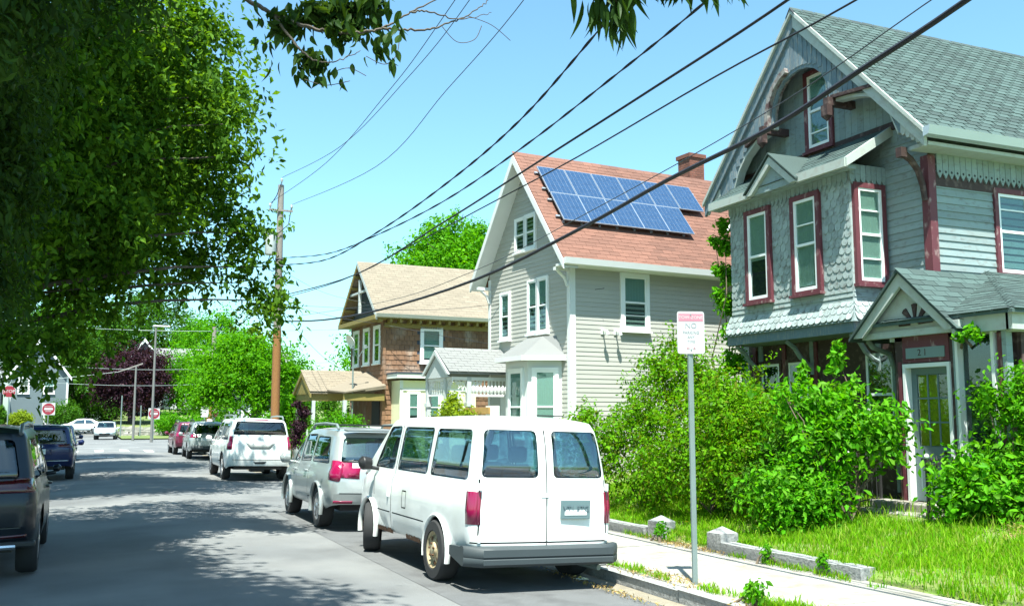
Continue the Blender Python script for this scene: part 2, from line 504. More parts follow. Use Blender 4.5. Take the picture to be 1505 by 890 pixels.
# pavement slabs on the right: joints are real gaps over a dark bed
sheet('pavement_bed', [5.8, 8.3], [-25, 20, 63], lambda x, y: -.02, earth)
pv = thing('pavement', 'pale concrete pavement running along the right kerb', 'pavement', (5.9, 0, 0)); pv['kind'] = 'structure'
pm = {}
for k in range(-6, 42):
    m = MB(); w = 2.06
    m.slab([(0, 0, -.05), (w, 0, -.05), (w, 1.49, -.05), (0, 1.49, -.05)], (0, 0, .075))
    if 's' not in pm: pm['s'] = m.mesh('slab', concrete)
    link('paving_slab', pm['s'], pv, Matrix.Translation((0, k*1.5, rnd.uniform(-.006, .006))) @ Matrix.Rotation(rnd.uniform(-.002, .002), 4, 'X'))
sheet('lawn', lin(7.86, 13, 25)+lin(13.5, 45, 10), lin(-12, 60, 72), lawn_z, lawnm)
sheet('left_pavement', [-4.6, -2.8], [-25, 62], lambda x, y: .0, concrete)
sheet('left_lawn', [-40, -4.6], [-25, 62], lambda x, y: .02, lawnm)
sheet('corner_grass', [2.7, 5.5, 20, 60], [90, 96, 103], lambda x, y: .06+.05*(y-90)/13, farlawn)
# rising bank and far yards beyond the cross street
sheet('far_bank', lin(-60, -6.8, 10), lin(90, 140, 10), lambda x, y: .03+max(0, (y-97))*.045+.2*mnoise.noise(Vector((x*.1, y*.1, 0))), farlawn)
sheet('far_yard', lin(2.7, 80, 10), lin(105, 200, 10), lambda x, y: .5+max(0, y-105)*.05, farlawn)
def marking(name, x0, x1, y0, y1, z=.004):
    xs = lin(x0, x1, 3); return sheet(name, xs, [y0, y1], lambda x, y: road_z(x, y)+z, roadpaint)
for i in range(6): marking('crosswalk_stripe', -2.2+i*1.3, -1.75+i*1.3, 57.5, 60.5)
marking('stop_line', -2.2, 1.2, 49, 49.6); 
marking('stop_line', -7, -1, 88.9, 89.3, .012)
for y in (64.5, 76): sheet('lane_line', [-40, 3], [y, y+.12], lambda x, y: .004, roadpaint)
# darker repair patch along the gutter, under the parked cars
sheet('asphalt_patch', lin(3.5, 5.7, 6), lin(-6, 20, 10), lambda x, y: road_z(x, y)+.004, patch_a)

# granite edging between pavement and lawn
def edging(x0, y0, x1, y1, lab):
    t = thing('granite_edging', lab, 'edging', (x0, y0, .02), atan2(y1-y0, x1-x0), 'granite lawn edgings')
    L = sqrt((x1-x0)**2+(y1-y0)**2); m = MB(); n = 14
    for i in range(n):
        a, b = L*i/n, L*(i+1)/n
        m.slab([(a, -.11+rnd.uniform(-.006,.006), -.1), (b, -.11, -.1), (b, .11, -.1), (a, .11, -.1)], (0, 0, .24+rnd.uniform(-.006, .006)))
    m.build('stone', granite, t)
edging(7.96, 8.45, 7.86, 10.9, 'low weathered granite edging nearest the camera, between pavement and lawn')
edging(7.86, 12.85, 7.8, 18, 'low granite edging running back from the farther granite post')
for x, y, lab in ((7.9, 11.05, 'squat square granite post with pyramid top, the nearer one at the end of the edging'), (7.95, 12.65, 'squat square granite post with pyramid top, the farther one beside the weeds')):
    t = thing('granite_post', lab, 'post', (x, y, .02), R(4), 'granite posts on the lawn edge')
    m = MB(); s = .15
    m.box(-s, s, -s, s, -.1, .25); m.add([(-s,-s,.25),(s,-s,.25),(s,s,.25),(-s,s,.25),(0,0,.34)], [(0,1,4),(1,2,4),(2,3,4),(3,0,4)])
    m.build('stone', granite, t, bevel=.012)
# ------------------------------------------------------------------ the weathered house on the right
paint_w = mat('weathered_paint', (.225,.29,.295), .75, .14, 2, (.17,.185,.18), .26, 9, .1, .25, 60, stretch=(1,1,2.2), objvar=.12, col3=(.23,.28,.275), amt3=.35, scale3=2.5)
paint_b = mat('weathered_slate_paint', (.13,.185,.22), .8, .14, 2, (.24,.25,.24), .35, 12, .08, .25, 60, stretch=(2.2,2.2,.6), objvar=.12)
paint_s = mat('shingle_paint', (.29,.345,.34), .75, .12, 2, (.19,.205,.195), .33, 11, .08, .25, 60, objvar=.16)
maroon = mat('maroon_paint', (.12,.028,.038), .65, .2, 4, (.30,.20,.19), .24, 11, .07, .2, 60, stretch=(1,1,.5))
dkbrown = mat('dark_brown_paint', (.045,.022,.02), .7, .2, 3, (.12,.08,.07), .3, 9, .08)
cream = mat('cream_trim', (.40,.44,.41), .7, .1, 2, (.36,.37,.34), .35, 8, .1, .15, 60)
slate = mat('grey_green_shingle', (.042,.070,.065), .85, .2, 1, objvar=.32, isl=.32, bump=.3, bscale=120)
dooteal = mat('teal_door', (.12,.17,.18), .5, .1, 3)
bluegut = mat('gutter_metal', (.45,.52,.56), .35, .08, 2, metal=.3)
Z0 = .45
H1 = thing('weathered_house', 'weathered gabled house with fish-scale bay and maroon trim on the right', 'house', (12.5, 11.53, Z0))
hM = Matrix.Translation((0, 0, -Z0))
def fr(o, a, out): return hM @ frame(o, a, out)
def roof1(v): return 9.5-1.055*abs(v-2.57)
Ff = fr((0, 0, 0), (0, 1, 0), (-1, 0, 0))     # front wall, a = v
Fs = fr((0, 0, 0), (1, 0, 0), (0, -1, 0))     # south wall, a = u
m = MB(hM); m.slab([(0,0,.2),(0,5.14,.2),(0,5.14,6.55),(0,2.57,9.3),(0,0,6.55)], (9.5,0,0)); m.build('wall', paint_w, H1)
m = MB(hM); m.box(.02, 9.4, -.06, 5.2, .1, .75); m.build('foundation', granite, H1)
clapboards(H1, Ff, lambda z: (.0, 1.02), 3.3, 6.5, .125, .024, paint_w)
clapboards(H1, Ff, lambda z: (4.2, 5.14), 3.3, 6.5, .125, .024, paint_w)
clapboards(H1, Fs, lambda z: (.1, 5.5), 3.95, 6.1, .125, .024, paint_w, seam=3)
# vertical boards of the recessed gable
for i in range(32):
    v0 = .15+i*.152; 
    if v0 > 4.95: break
    zt = roof1(v0+.076)-.3
    m = MB(Ff); m.prism([(v0, 6.5), (v0+.146, 6.5), (v0+.146, zt-.02), (v0, zt)], 0, .018+rnd.uniform(0, .004)); m.build('gable_board', paint_w, H1)
window(H1, Ff, 2.2, 6.92, .56, 1.42, maroon, white_v, .07, .1, meet=.5, blind=.3, muntin=(.2,))
m = MB(hM); m.box(-.06, 0, .3, 4.9, 6.72, 6.86); m.build('gable_sill_board', dkbrown, H1)
# bargeboard screen in front of the gable
arc = [(-.3,6.36),(.14,6.47),(.34,6.95),(.56,7.2),(.83,7.34),(1.15,7.42),(1.48,7.46),(1.72,7.48),(1.74,7.7),(1.8,7.9),(1.92,8.1),(2.1,8.25),(2.3,8.33),(2.52,8.36),(2.74,8.33),(2.95,8.25),(3.12,8.1),(3.24,7.9),(3.3,7.7),(3.32,7.46),(3.45,7.42),(3.8,7.32),(4.16,7.1),(4.4,6.85),(4.6,6.45),(5.44,6.3)]
m = MB(Ff); m.prism(arc+[(2.57, 9.42)], .40, .46); m.build('bargeboard_screen', paint_b, H1)
def arcz(v):
    return float(np.interp(v, [p[0] for p in arc], [p[1] for p in arc]))
for i in range(34):
    v0 = .5+i*.125
    lo = max(arcz(v0), arcz(v0+.11))+.06; hi = roof1(v0 if v0 < 2.57 else v0+.11)-.32
    if hi-lo > .12:
        m = MB(Ff); m.box(v0, v0+.112, .46, .472+rnd.uniform(0,.004), lo, hi); m.build('screen_board', paint_b, H1)
for s, nm in ((1, 'a'), (-1, 'b')):                         # the two long rakes
    e = 2.57-s*3.0
    m = MB(Ff); m.prism([(2.57, 9.52), (e, 6.36), (e, 6.10), (2.57, 9.2)], .46, .52); m.build('rake_board', cream if s > 0 else paint_b, H1)
    m = MB(Ff); m.prism([(2.57, 9.56), (e-.02*s, 6.40), (e-.02*s, 6.32), (2.57, 9.47)], .52, .57); m.build('rake_moulding', cream, H1)
    m = MB(Ff)                                                # scalloped foot of the rake
    for k in range(5):
        c = e+s*(.06+.1*k); zz = 6.20+.07*k
        m.prism([(c-.05, zz+.12), (c-.05, zz-.02), (c-.025, zz-.07), (c+.025, zz-.07), (c+.05, zz-.02), (c+.05, zz+.12)], .44, .48)
    m.build('scallop', cream, H1)
m = MB(Ff)                                                    # curved maroon trim on the far side of the arch
cv = [(3.36,7.46),(3.35,7.7),(3.28,7.93),(3.16,8.14),(2.97,8.3),(2.78,8.38)]
for (a0, b0), (a1, b1) in zip(cv, cv[1:]):
    n0 = Vector((a0-2.52, b0-7.4)).normalized()*.1; n1 = Vector((a1-2.52, b1-7.4)).normalized()*.1
    m.prism([(a0, b0), (a1, b1), (a1+n1.x, b1+n1.y), (a0+n0.x, b0+n0.y)], .3, .56)
m.build('arch_trim', mat('peeling_trim', (.27,.25,.235), .8, .2, 4, (.10,.05,.05), .45, 9, .1, .4, 40), H1)
for v, z in ((1.6, 7.42), (3.42, 7.4)):
    m = MB(hM); m.box(-.66, 0, v-.06, v+.06, z-.06, z+.08); o = m.build('purlin', dkbrown, H1)
    m = MB(hM); m.box(-.70, -.58, v-.08, v+.08, z-.26, z-.06); m.add([(-.7,v-.08,z-.26),(-.58,v-.08,z-.26),(-.58,v+.08,z-.26),(-.7,v+.08,z-.26),(-.64,v,z-.36)], [(0,1,4),(1,2,4),(2,3,4),(3,0,4)]); m.build('pendant', dkbrown, o)
m = MB(Ff); m.prism([(.62,7.40),(1.6,7.5),(1.6,7.56),(.62,7.46)], .47, .55); m.build('rail', dkbrown, H1)
m = MB(Ff); m.prism([(3.4,7.46),(4.1,7.24),(4.1,7.30),(3.4,7.52)], .47, .55); m.build('rail', dkbrown, H1)
m = MB(Ff)                                                    # arch soffits of the lower curves, pale
for seg in (arc[1:8], arc[19:25]):
    for (a0, b0), (a1, b1) in zip(seg, seg[1:]):
        m.prism([(a0, b0-.03), (a1, b1-.03), (a1, b1+.03), (a0, b0+.03)], .3, .475)
m.build('arch_edge', cream, H1)
# roof
def profile(e0, t, u0, u1, name, m_):
    q = MB(hM); z0 = 9.53-1.055*2.97
    q.slab([(u0,-.42,z0),(u0,2.57,9.53),(u0,5.56,z0),(u0,5.56,z0-t),(u0,2.57,9.53-t),(u0,-.42,z0-t)], (u1-u0,0,0)); return q.build(name, m_, H1)
profile(0, .09, -.5, 9.8, 'roof', slate)
Fr = hM @ roofframe((-.55, -.45, 6.38), (1, 0, 0), (0, 3.0, 3.165))
courses(H1, Fr, lambda b: (0, 10.3), 0, 4.33, .135, .3, .012, slate, 'roof_shingle', 300, gap=.03, order=lambda s: s[0]*1.0+abs(s[2]-2)*.3, stuffname='roof_shingle_courses')
m = MB(hM); m.slab([(-.58,2.45,9.43),(-.58,2.57,9.585),(-.58,2.69,9.43),(-.58,2.69,9.41),(-.58,2.57,9.55),(-.58,2.45,9.41)], (10.4,0,0)); m.build('ridge_cap', mat('dark_ridge', (.03,.035,.04), .8), H1)
m = MB(hM); m.slab([(-.56,-.45,6.24),(-.56,-.45,6.39),(-.56,-.60,6.40),(-.56,-.56,6.26)], (10.2,0,0)); m.build('gutter', bluegut, H1)
m = MB(hM); m.box(-.4, 9.8, -.4, 0, 6.14, 6.2); m.build('soffit', cream, H1)
# frieze of pointed boards
def frieze_mesh(h, w=.122, hole=True):
    q = MB(); q.prism([(.004,.1),(w/2,0),(w-.004,.1),(w-.004,h),(.004,h)], 0, .022)
    if hole:
        q.mi = 1; n = 10; r = .022
        q.add([(w/2+r*cos(2*pi*k/n), .0235, .115+r*sin(2*pi*k/n)) for k in range(n)], [tuple(range(n))])
    return q.mesh('frieze_board', [paint_w, dark_in])
m = MB(hM); m.box(.12, 5.5, -.03, 0, 5.60, 5.84); m.build('frieze_band', dkbrown, H1)
fm = frieze_mesh(.46, .13); fm2 = frieze_mesh(.34, .118, False)
m = MB(hM); m.box(0, 5.5, -.02, 0, 5.8, 6.3); m.build('frieze_backing', dkbrown, H1)
for i in range(40): link('frieze_board', fm, H1, Fs @ Matrix.Translation((.14+i*.132, .034, 5.73)))
# corner post and its curved bracket
m = MB(hM); m.box(-.05, .11, -.05, .11, .5, 6.1); m.build('corner_post', maroon, H1)
m = MB(hM); m.tube([(-.06,.03,5.35),(-.1,.03,5.6),(-.2,.03,5.85),(-.34,.03,6.0),(-.52,.03,6.1)], [.05,.05,.05,.055,.065], 8); m.box(-.60,-.47,-.03,.09,6.02,6.18); m.build('bracket', dkbrown, H1)
window(H1, Fs, 1.52, 4.24, .70, 1.36, maroon, white_v, .06, .09, blind=.0, meet=.52, muntin=(.8,))
window(H1, Fs, 3.6, 4.28, .70, 1.5, maroon, white_v, .06, .09, blind=.4)
# bay
B0, B1, BU = .95, 4.3, -.8
m = MB(hM); m.box(BU, 0, B0, B1, 3.4, 6.12); m.build('bay_wall', paint_s, H1)
Fb = fr((BU, B0, 0), (0, 1, 0), (-1, 0, 0)); Fbs = fr((BU, B0, 0), (1, 0, 0), (0, -1, 0))
bw = [(.80, .58), (2.16, .58)]
def clear(a, b): return not any(x-.12 < a < x+w+.12 and 3.92 < b < 5.9 for x, w in bw)
sw = [(.13, .52)]
def clear2(a, b): return not any(x-.12 < a < x+w+.1 and 3.95 < b < 5.9 for x, w in sw)
courses(H1, Fb, lambda b: (0, 3.35), 4.0, 5.72, .142, .152, .014, paint_s, 'fish_scale_shingle', 240, shape='scale', keep=clear, jitter=.008)
courses(H1, Fbs, lambda b: (0, .8), 4.0, 5.72, .142, .152, .014, paint_s, 'fish_scale_shingle', 60, shape='scale', keep=clear2, jitter=.008)
for a, w in bw: window(H1, Fb, a, 4.06, w, 1.66, maroon, white_v, .07, .095, blind=.55 if a > 1 else .95, bmat=curtain, meet=.5, muntin=(.72,) if a < 1 else None)
window(H1, Fbs, sw[0][0], 4.1, sw[0][1], 1.6, maroon, white_v, .07, .09, blind=1, bmat=curtain, meet=.5, muntin=(.24,.76))
clapboards(H1, Fb, lambda z: (0, 3.35), 3.74, 4.0, .088, .02, paint_s, 'skirt_board'); clapboards(H1, Fbs, lambda z: (0, .8), 3.74, 4.0, .088, .02, paint_s, 'skirt_board')
for o, a, dv, L in (((BU-.15, B0-.1, 3.42), (0,1,0), (.15,0,.36), 3.55), ((BU-.1, B0-.15, 3.42), (1,0,0), (0,.15,.36), .9)):
    Fk = hM @ roofframe(o, a, dv)
    courses(H1, Fk, lambda b: (b*.26, L), 0, .38, .13, .15, .014, paint_s, 'skirt_shingle', 90, shape='scale', jitter=.006)
m = MB(hM); m.slab([(BU-.14,B0-.14,3.4),(0,B0-.14,3.4),(0,B0,3.76),(BU,B0,3.76)], (0,.02,-.005)); m.slab([(BU-.14,B0-.14,3.4),(BU-.14,B1+.1,3.4),(BU,B1,3.76),(BU,B0,3.76)], (.02,0,-.005)); m.build('skirt_core', paint_w, H1)
m = MB(hM); m.box(BU-.1, 0, B0-.08, B1+.06, 3.22, 3.4); m.build('bay_base', paint_b, H1)
for i in range(28): link('frieze_board', fm2, H1, Fb @ Matrix.Translation((.02+i*.119, .02, 5.76)))
for i in range(7): link('frieze_board', fm2, H1, Fbs @ Matrix.Translation((-.02+i*.119, .02, 5.76)))
for v in (1.05, 2.7, 4.2):
    m = MB(hM); m.tube([(-.22,v,2.75),(-.35,v,2.8),(-.5,v,2.92),(-.62,v,3.08),(-.8,v,3.2)], .045, 8); m.box(-.24,-.18,v-.05,v+.05,2.6,3.22); m.build('bay_bracket', paint_w, H1)
# pent roof over the bay with its little pediment
P0, P1 = .72, 4.62
m = MB(hM); m.slab([(-1.05,P0,6.12),(0,P0,6.78),(0,P0,6.70),(-1.0,P0,6.02)], (0,P1-P0,0)); m.build('bay_roof', slate, H1)
Fp = hM @ roofframe((-1.08, P0, 6.125), (0,1,0), (1.08,0,.675))
courses(H1, Fp, lambda b: (0, P1-P0), 0, 1.24, .14, .28, .01, slate, 'bay_roof_shingle', 120, gap=.01)
m = MB(hM); m.box(-1.1, -1.02, P0, 1.95, 5.98, 6.13); m.box(-1.1,-1.02,3.32,P1,5.98,6.13); m.build('bay_eave', cream, H1)
m = MB(hM); m.slab([(-1.08,P0-.03,6.14),(0.0,P0-.03,6.82),(0.0,P0-.03,6.64),(-1.08,P0-.03,5.98)], (0,.06,0)); m.build('bay_rake', cream, H1)
m = MB(hM); m.box(-.98, -.8, P0+.06, P1, 5.98, 6.04); m.build('bay_soffit', paint_w, H1)
Fq = fr((-1.05, 0, 0), (0,1,0), (-1,0,0))
m = MB(Fq); m.prism([(1.9,6.0),(2.62,6.62),(3.36,6.0),(3.18,6.0),(2.62,6.46),(2.08,6.0)], 0, .09); m.build('pediment_rake', cream, H1)
m = MB(Fq); m.prism([(2.05,6.0),(2.62,6.48),(3.2,6.0)], -.05, .02); m.build('pediment_board', paint_w, H1)
m = MB(hM)
m.slab([(-1.17,1.88,6.03),(-1.17,2.62,6.66),(-.2,2.62,6.66),(-.95,1.88,6.06)], (0,0,.03)); m.slab([(-1.17,3.38,6.03),(-1.17,2.62,6.66),(-.2,2.62,6.66),(-.95,3.38,6.06)], (0,0,.03)); m.build('pediment_roof', slate, H1)
# ground floor under the bay
m = MB(hM); m.box(-.2, 0, .0, 4.6, .45, 3.25); m.build('lower_wall', dkbrown, H1)
Fl = fr((-.2, 0, 0), (0,1,0), (-1,0,0))
for a in (2.8, 3.62): window(H1, Fl, a, 1.5, .56, 1.35, dkbrown, white_v, .05, .06, blind=0)
window(H1, Fl, .72, 1.5, .62, 1.4, dkbrown, white_v, .05, .06, blind=0)
for v in (2.62, 3.5, 4.4):
    m = MB(hM); m.box(-.23, -.2, v-.05, v+.05, .5, 3.2); m.build('lower_trim', maroon, H1)
# downpipe beside the porch
m = MB(hM); m.tube([(-.9,.62,3.1),(-.75,.62,2.95),(-.4,.62,2.85),(-.3,.62,2.6),(-.3,.62,.6)], .045, 8); m.build('downpipe', paint_w, H1)
# entrance porch
m = MB(hM); m.box(-.8, 3.2, -2.12, -.1, .4, 3.2); m.build('porch_wall', dkbrown, H1)
Fd = fr((-1.0, 0, 0), (0,1,0), (-1,0,0))
def pbox(nm, mt, *bs, par=None, bev=0):
    q = MB(Fd)
    for b in bs: q.box(*b)
    return q.build(nm, mt, par or H1, bevel=bev)
pbox('porch_panel', dkbrown, (-1.2, -1.14, -.2, 0, .45, 3.05), (-.26, -.1, -.2, 0, .45, 3.05), (-1.14, -.26, -.2, 0, 2.63, 3.05))
pbox('maroon_trim', maroon, (-.22, -.16, 0, .02, .5, 2.66), (-1.14, -.26, 0, .012, 2.64, 3.04))
dr = pbox('front_door', dooteal, (-1.1, -.31, -.16, -.12, .56, 2.58))
pbox('door_stile', dooteal, (-1.1, -1.0, -.12, -.095, .56, 2.56), (-.41, -.31, -.12, -.095, .56, 2.56), (-1.0, -.41, -.12, -.095, .56, .75), (-1.0, -.41, -.12, -.095, 1.2, 1.38), (-1.0, -.41, -.12, -.095, 2.46, 2.56), par=dr)
for i in range(3):
    for j in range(3):
        a0 = -.99+i*.195; z0 = 1.39+j*.36
        dk = (i == 0 and j == 2)
        pbox('curtain', dark_in if dk else yellowc, (a0, a0+.17, -.118, -.112, z0, z0+.335), par=dr)
        pbox('pane', glass, (a0, a0+.17, -.109, -.106, z0, z0+.335), par=dr)
pbox('muntin', dooteal, *[(-.82+i*.195, -.795+i*.195, -.12, -.098, 1.38, 2.46) for i in range(2)], *[(-1.0, -.41, -.12, -.099, 1.725+j*.36, 1.75+j*.36) for j in range(2)], par=dr)
q = MB(Fd @ Matrix.Translation((-.95, -.09, 1.29))); q.tube([(0,0,0),(0,.05,0),(0,.06,0)], [.012,.012,.03], 10); q.build('handle', mat('brass', (.35,.3,.2), .3, metal=1), dr)
pbox('door_casing', white_t, (-1.15, -1.1, -.1, .03, .56, 2.62), (-.31, -.26, -.1, .03, .56, 2.62), (-1.1, -.31, -.1, .03, 2.56, 2.62))
nb = pbox('number_board', mat('teal_board', (.16,.22,.22), .6), (-1.07, -.34, .012, .03, 2.70, 2.86))
def text(body, size, M, mt, parent, name='lettering', depth=.002):
    cu = bpy.data.curves.new(name, 'FONT'); cu.body = body; cu.size = size; cu.extrude = depth; cu.align_x = 'CENTER'; cu.align_y = 'CENTER'; cu.resolution_u = 3
    cu.materials.append(mt)
    t = bpy.data.objects.new(name, cu)
    me = bpy.data.meshes.new_from_object(t); bpy.data.objects.remove(t); bpy.data.curves.remove(cu)
    if not me.materials: me.materials.append(mt)
    return link(name, me, parent, M)
def facing(o, a, up=(0, 0, 1)):
    """text matrix: x along a, y up"""
    a, up = Vector(a), Vector(up); n = a.cross(up)
    return Matrix(((a.x, up.x, n.x, o[0]), (a.y, up.y, n.y, o[1]), (a.z, up.z, n.z, o[2]), (0, 0, 0, 1)))
text('2 1', .14, hM @ facing((-1.032, -.66, 2.78), (0,-1,0)), dkbrown, nb)
pbox('porch_window', dark_in, (-1.86, -1.3, -.2, -.1, .9, 3.0)); 
pbox('porch_pane', glass, (-1.86, -1.3, -.09, -.085, .9, 3.0))
pbox('window_frame', white_t, (-1.30, -1.25, -.1, .02, .6, 3.0), (-1.91, -1.86, -.1, .02, .6, 3.0))
pbox('post_trim', maroon, (-2.03, -1.96, -.1, .0, .5, 3.0)); pbox('post', paint_w, (-2.12, -2.05, -.1, .02, .5, 3.0), (-1.24, -1.21, -.1, .012, .5, 3.0))
Fps = fr((0, -2.12, 0), (1,0,0), (0,-1,0))
window(H1, Fps, -.72, 1.5, .6, 1.4, dkbrown, white_v, .05, .07, blind=0)
m = MB(hM); m.box(-1.1, -1.0, -2.24, -1.44, 3.0, 3.24); m.box(-1.1, 3.3, -2.30, -2.2, 3.0, 3.24); m.build('porch_fascia', cream, H1)
m = MB(hM); m.box(-1.0, 3.2, -2.2, 0, 2.98, 3.06); m.build('porch_ceiling', cream, H1)
m = MB(hM)
m.slab([(-1.16,-2.36,3.22),(3.5,-2.36,3.22),(3.5,-.02,4.17),(1.18,-.02,4.17)], (0,0,.05)); m.slab([(-1.16,-2.36,3.22),(1.18,-.02,4.17),(1.18,.3,4.17),(-1.16,.3,3.22)], (0,0,.05)); m.build('porch_roof', slate, H1)
Fpr = hM @ roofframe((-1.18, -2.38, 3.272), (1,0,0), (0,2.36,.958)); Lp = sqrt(2.36**2+.958**2)
courses(H1, Fpr, lambda b: (b*2.36/Lp, 4.7), 0, Lp-.02, .135, .28, .01, slate, 'porch_roof_shingle', 200, gap=.01, order=lambda s: s[0])
Fpf = hM @ roofframe((-1.18, -2.38, 3.272), (0,1,0), (2.36,0,.958))
courses(H1, Fpf, lambda b: (b*2.36/Lp, 2.4), 0, Lp-.02, .135, .28, .01, slate, 'porch_roof_shingle', 90, gap=.01, order=lambda s: s[2])
# porch gable with its sunburst
G0, G1, GP, GZ = -1.46, .58, -.44, 4.02
m = MB(Fd); m.prism([(G0+.16,3.12),(G1-.16,3.12),(GP,GZ-.16)], .02, .06); m.build('porch_gable_board', cream, H1)
m = MB(Fd); m.prism([(G0,3.07),(GP,GZ),(G1,3.07),(G1-.2,3.07),(GP,GZ-.22),(G0+.2,3.07)], .14, .2); m.build('porch_rake_board', cream, H1)
m = MB(Fd); m.box(G0+.1, G1-.1, .0, .1, 3.04, 3.14); m.build('porch_beam', cream, H1)
sb = MB(Fd); cx, cz = -.60, 3.2; n = 9
for k in range(n):
    t0, t1 = pi*k/n, pi*(k+1)/n-.05
    sb.mi = k % 2
    sb.prism([(cx+.05*cos(t0), cz+.05*sin(t0)), (cx+.32*cos(t0), cz+.32*sin(t0)), (cx+.33*cos((t0+t1)/2), cz+.33*sin((t0+t1)/2)), (cx+.32*cos(t1), cz+.32*sin(t1)), (cx+.05*cos(t1), cz+.05*sin(t1))], .06, .085 if k % 2 == 0 else .07)
sb.mi = 1; sb.prism([(cx+.07*cos(pi*k/8), cz+.07*sin(pi*k/8)) for k in range(9)], .06, .1)
sb.build('sunburst', [dkbrown, cream], H1)
gs = (GZ-3.07)/(GP-G0); gl = sqrt((GP-G0)**2+(GZ-3.07)**2)
m = MB(hM)
m.slab([(-1.25,G0-.05,3.02),(-1.25,GP,GZ),(1.2,GP,GZ),(.4,G0+.4,3.45),(-1.0,G0-.05,3.02)], (0,0,.05)); m.slab([(-1.25,G1+.05,3.02),(-1.25,GP,GZ),(1.2,GP,GZ),(0,G1+.05,3.02)], (0,0,.05)); m.build('porch_gable_roof', slate, H1)
Fg = hM @ roofframe((-1.27, G0-.07, 3.055), (1,0,0), (0,GP-G0,GZ-3.07))
courses(H1, Fg, lambda b: (0, .35+b*1.45), 0, gl+.04, .135, .28, .01, slate, 'gable_roof_shingle', 120, gap=.01)
m = MB(Fd); m.box(-1.5, -1.38, .1, .2, 2.98, 3.2); m.build('rake_return', cream, H1)
m = MB(hM); m.box(-.9,-.05,.0,.75,3.1,3.2); m.build('small_eave', cream, H1)
# steps and the iron railing
st = thing('front_steps', 'worn stone front steps below the number 21 door, half hidden by shrubs', 'steps', (11.2, 10.9, .2))
for i, (x0, x1, z) in enumerate(((-.75, .35, .12), (-.4, .35, .25), (-.05, .3, .38))):
    m = MB(); m.box(x0, x1, -.75, .85, -.3, z-.012*i); m.build('step', concrete, st, bevel=.02)
iron = mat('iron', (.03,.03,.03), .5)
for (x, y, lab) in ((10.75, 11.75, 'black iron railing left of the front steps'), (10.75, 10.2, 'grey iron railing right of the front steps, by the big shrub')):
    t = thing('iron_railing', lab, 'railing', (x, y, .38), 0, 'railings at the front steps')
    m = MB(); m.box(-.02,.02,-.02,.02,-.3,.85); m.build('newel', iron, t); m = MB(); m.box(.62,.66,-.02,.02,-.2,.95); m.build('newel', iron, t)
    m = MB(); m.beam((0,0,.75),(.64,0,.85),.03,.03); m.beam((0,0,.12),(.64,0,.2),.02,.02); m.build('rail', iron, t)
    for k in range(6):
        m = MB(); xx = .09+.095*k; m.tube([(xx,0,.1),(xx,0,.8)], .008, 6); m.tube([(xx,0,.8),(xx,0,.84),(xx,0,.9)], [.008,.018,.002], 6); m.build('baluster', iron, t)
    m = MB(); m.lathe([(.0,-.04),(.03,-.02),(.04,0),(.03,.02),(0,.04)], 10, Matrix.Translation((0,0,.89))); m.build('finial', white_t, t, smooth=60)
# ------------------------------------------------------------------ grey vinyl-sided house with the solar panels
vinyl = mat('grey_vinyl', (.41,.40,.365), .55, .08, 1, objvar=.05)
redroof = mat('red_brown_shingle', (.172,.078,.054), .85, .12, 1, objvar=.12, isl=.2, bump=.3, bscale=80)
palegrey = mat('pale_grey_shingle', (.175,.178,.175), .85, .12, 1, isl=.15, bump=.2, bscale=80)
greytrim = mat('painted_grey_trim', (.46,.49,.49), .6, .06, 2)
brick = mat('red_brick', (.20,.075,.05), .85, .2, 6, objvar=.25, bump=.4, bscale=50)
mortar = mat('mortar', (.32,.29,.26), .9)
Z2 = .35; D2 = R(5)
H2 = thing('grey_house', 'grey vinyl-sided house with red roof carrying solar panels', 'house', (10.78, 21.15, Z2), D2)
hM2 = Matrix.Translation((0, 0, -Z2))
hM = hM2; Z0 = Z2
Ff = fr((0,0,0), (0,1,0), (-1,0,0)); Fs = fr((0,0,0), (1,0,0), (0,-1,0))
W2, RZ, EZ, SL = 4.36, 8.85, 5.80, 1.255
def roof2(v): return RZ - SL*abs(v-2.18)
m = MB(hM); m.slab([(0,0,.1),(0,W2,.1),(0,W2,5.95),(0,2.18,8.6),(0,0,5.95)], (9.5,0,0)); m.box(5.6,9.4,-1.2,0,.1,5.8); m.build('wall', vinyl, H2)
def sp(z):
    if z < 5.9: return (.0, W2)
    d = (8.62-z)/SL
    return (2.18-d, 2.18+d) if d > .08 else None
clapboards(H2, Ff, sp, .5, 8.6, .112, .016, vinyl, 'siding_board')
clapboards(H2, Fs, lambda z: (.12, 5.55), 1.2, 5.75, .112, .016, vinyl, 'siding_board')
m = MB(hM); m.box(-.03,.13,-.03,.02,.4,5.72); m.box(-.03,.02,.02,.12,.4,5.72); m.build('corner_board', white_t, H2)
m = MB(hM); m.box(-.03,.02,W2-.1,W2+.03,.4,5.72); m.build('corner_board', white_t, H2)
m = MB(hM); z0 = RZ-SL*2.56
m.slab([(-.42,-.38,z0),(-.42,2.18,RZ),(-.42,4.74,z0),(-.42,4.74,z0-.1),(-.42,2.18,RZ-.1),(-.42,-.38,z0-.1)], (10,0,0)); m.build('roof', redroof, H2)
Fr2 = hM @ roofframe((-.44, -.40, z0+.003), (1,0,0), (0,2.58,2.58*SL)); L2 = 2.58*sqrt(1+SL*SL)
courses(H2, Fr2, lambda b: (0, 10), 0, L2, .14, .3, .009, redroof, 'roof_shingle', 300, gap=.006, order=lambda s: s[0], jitter=.002)
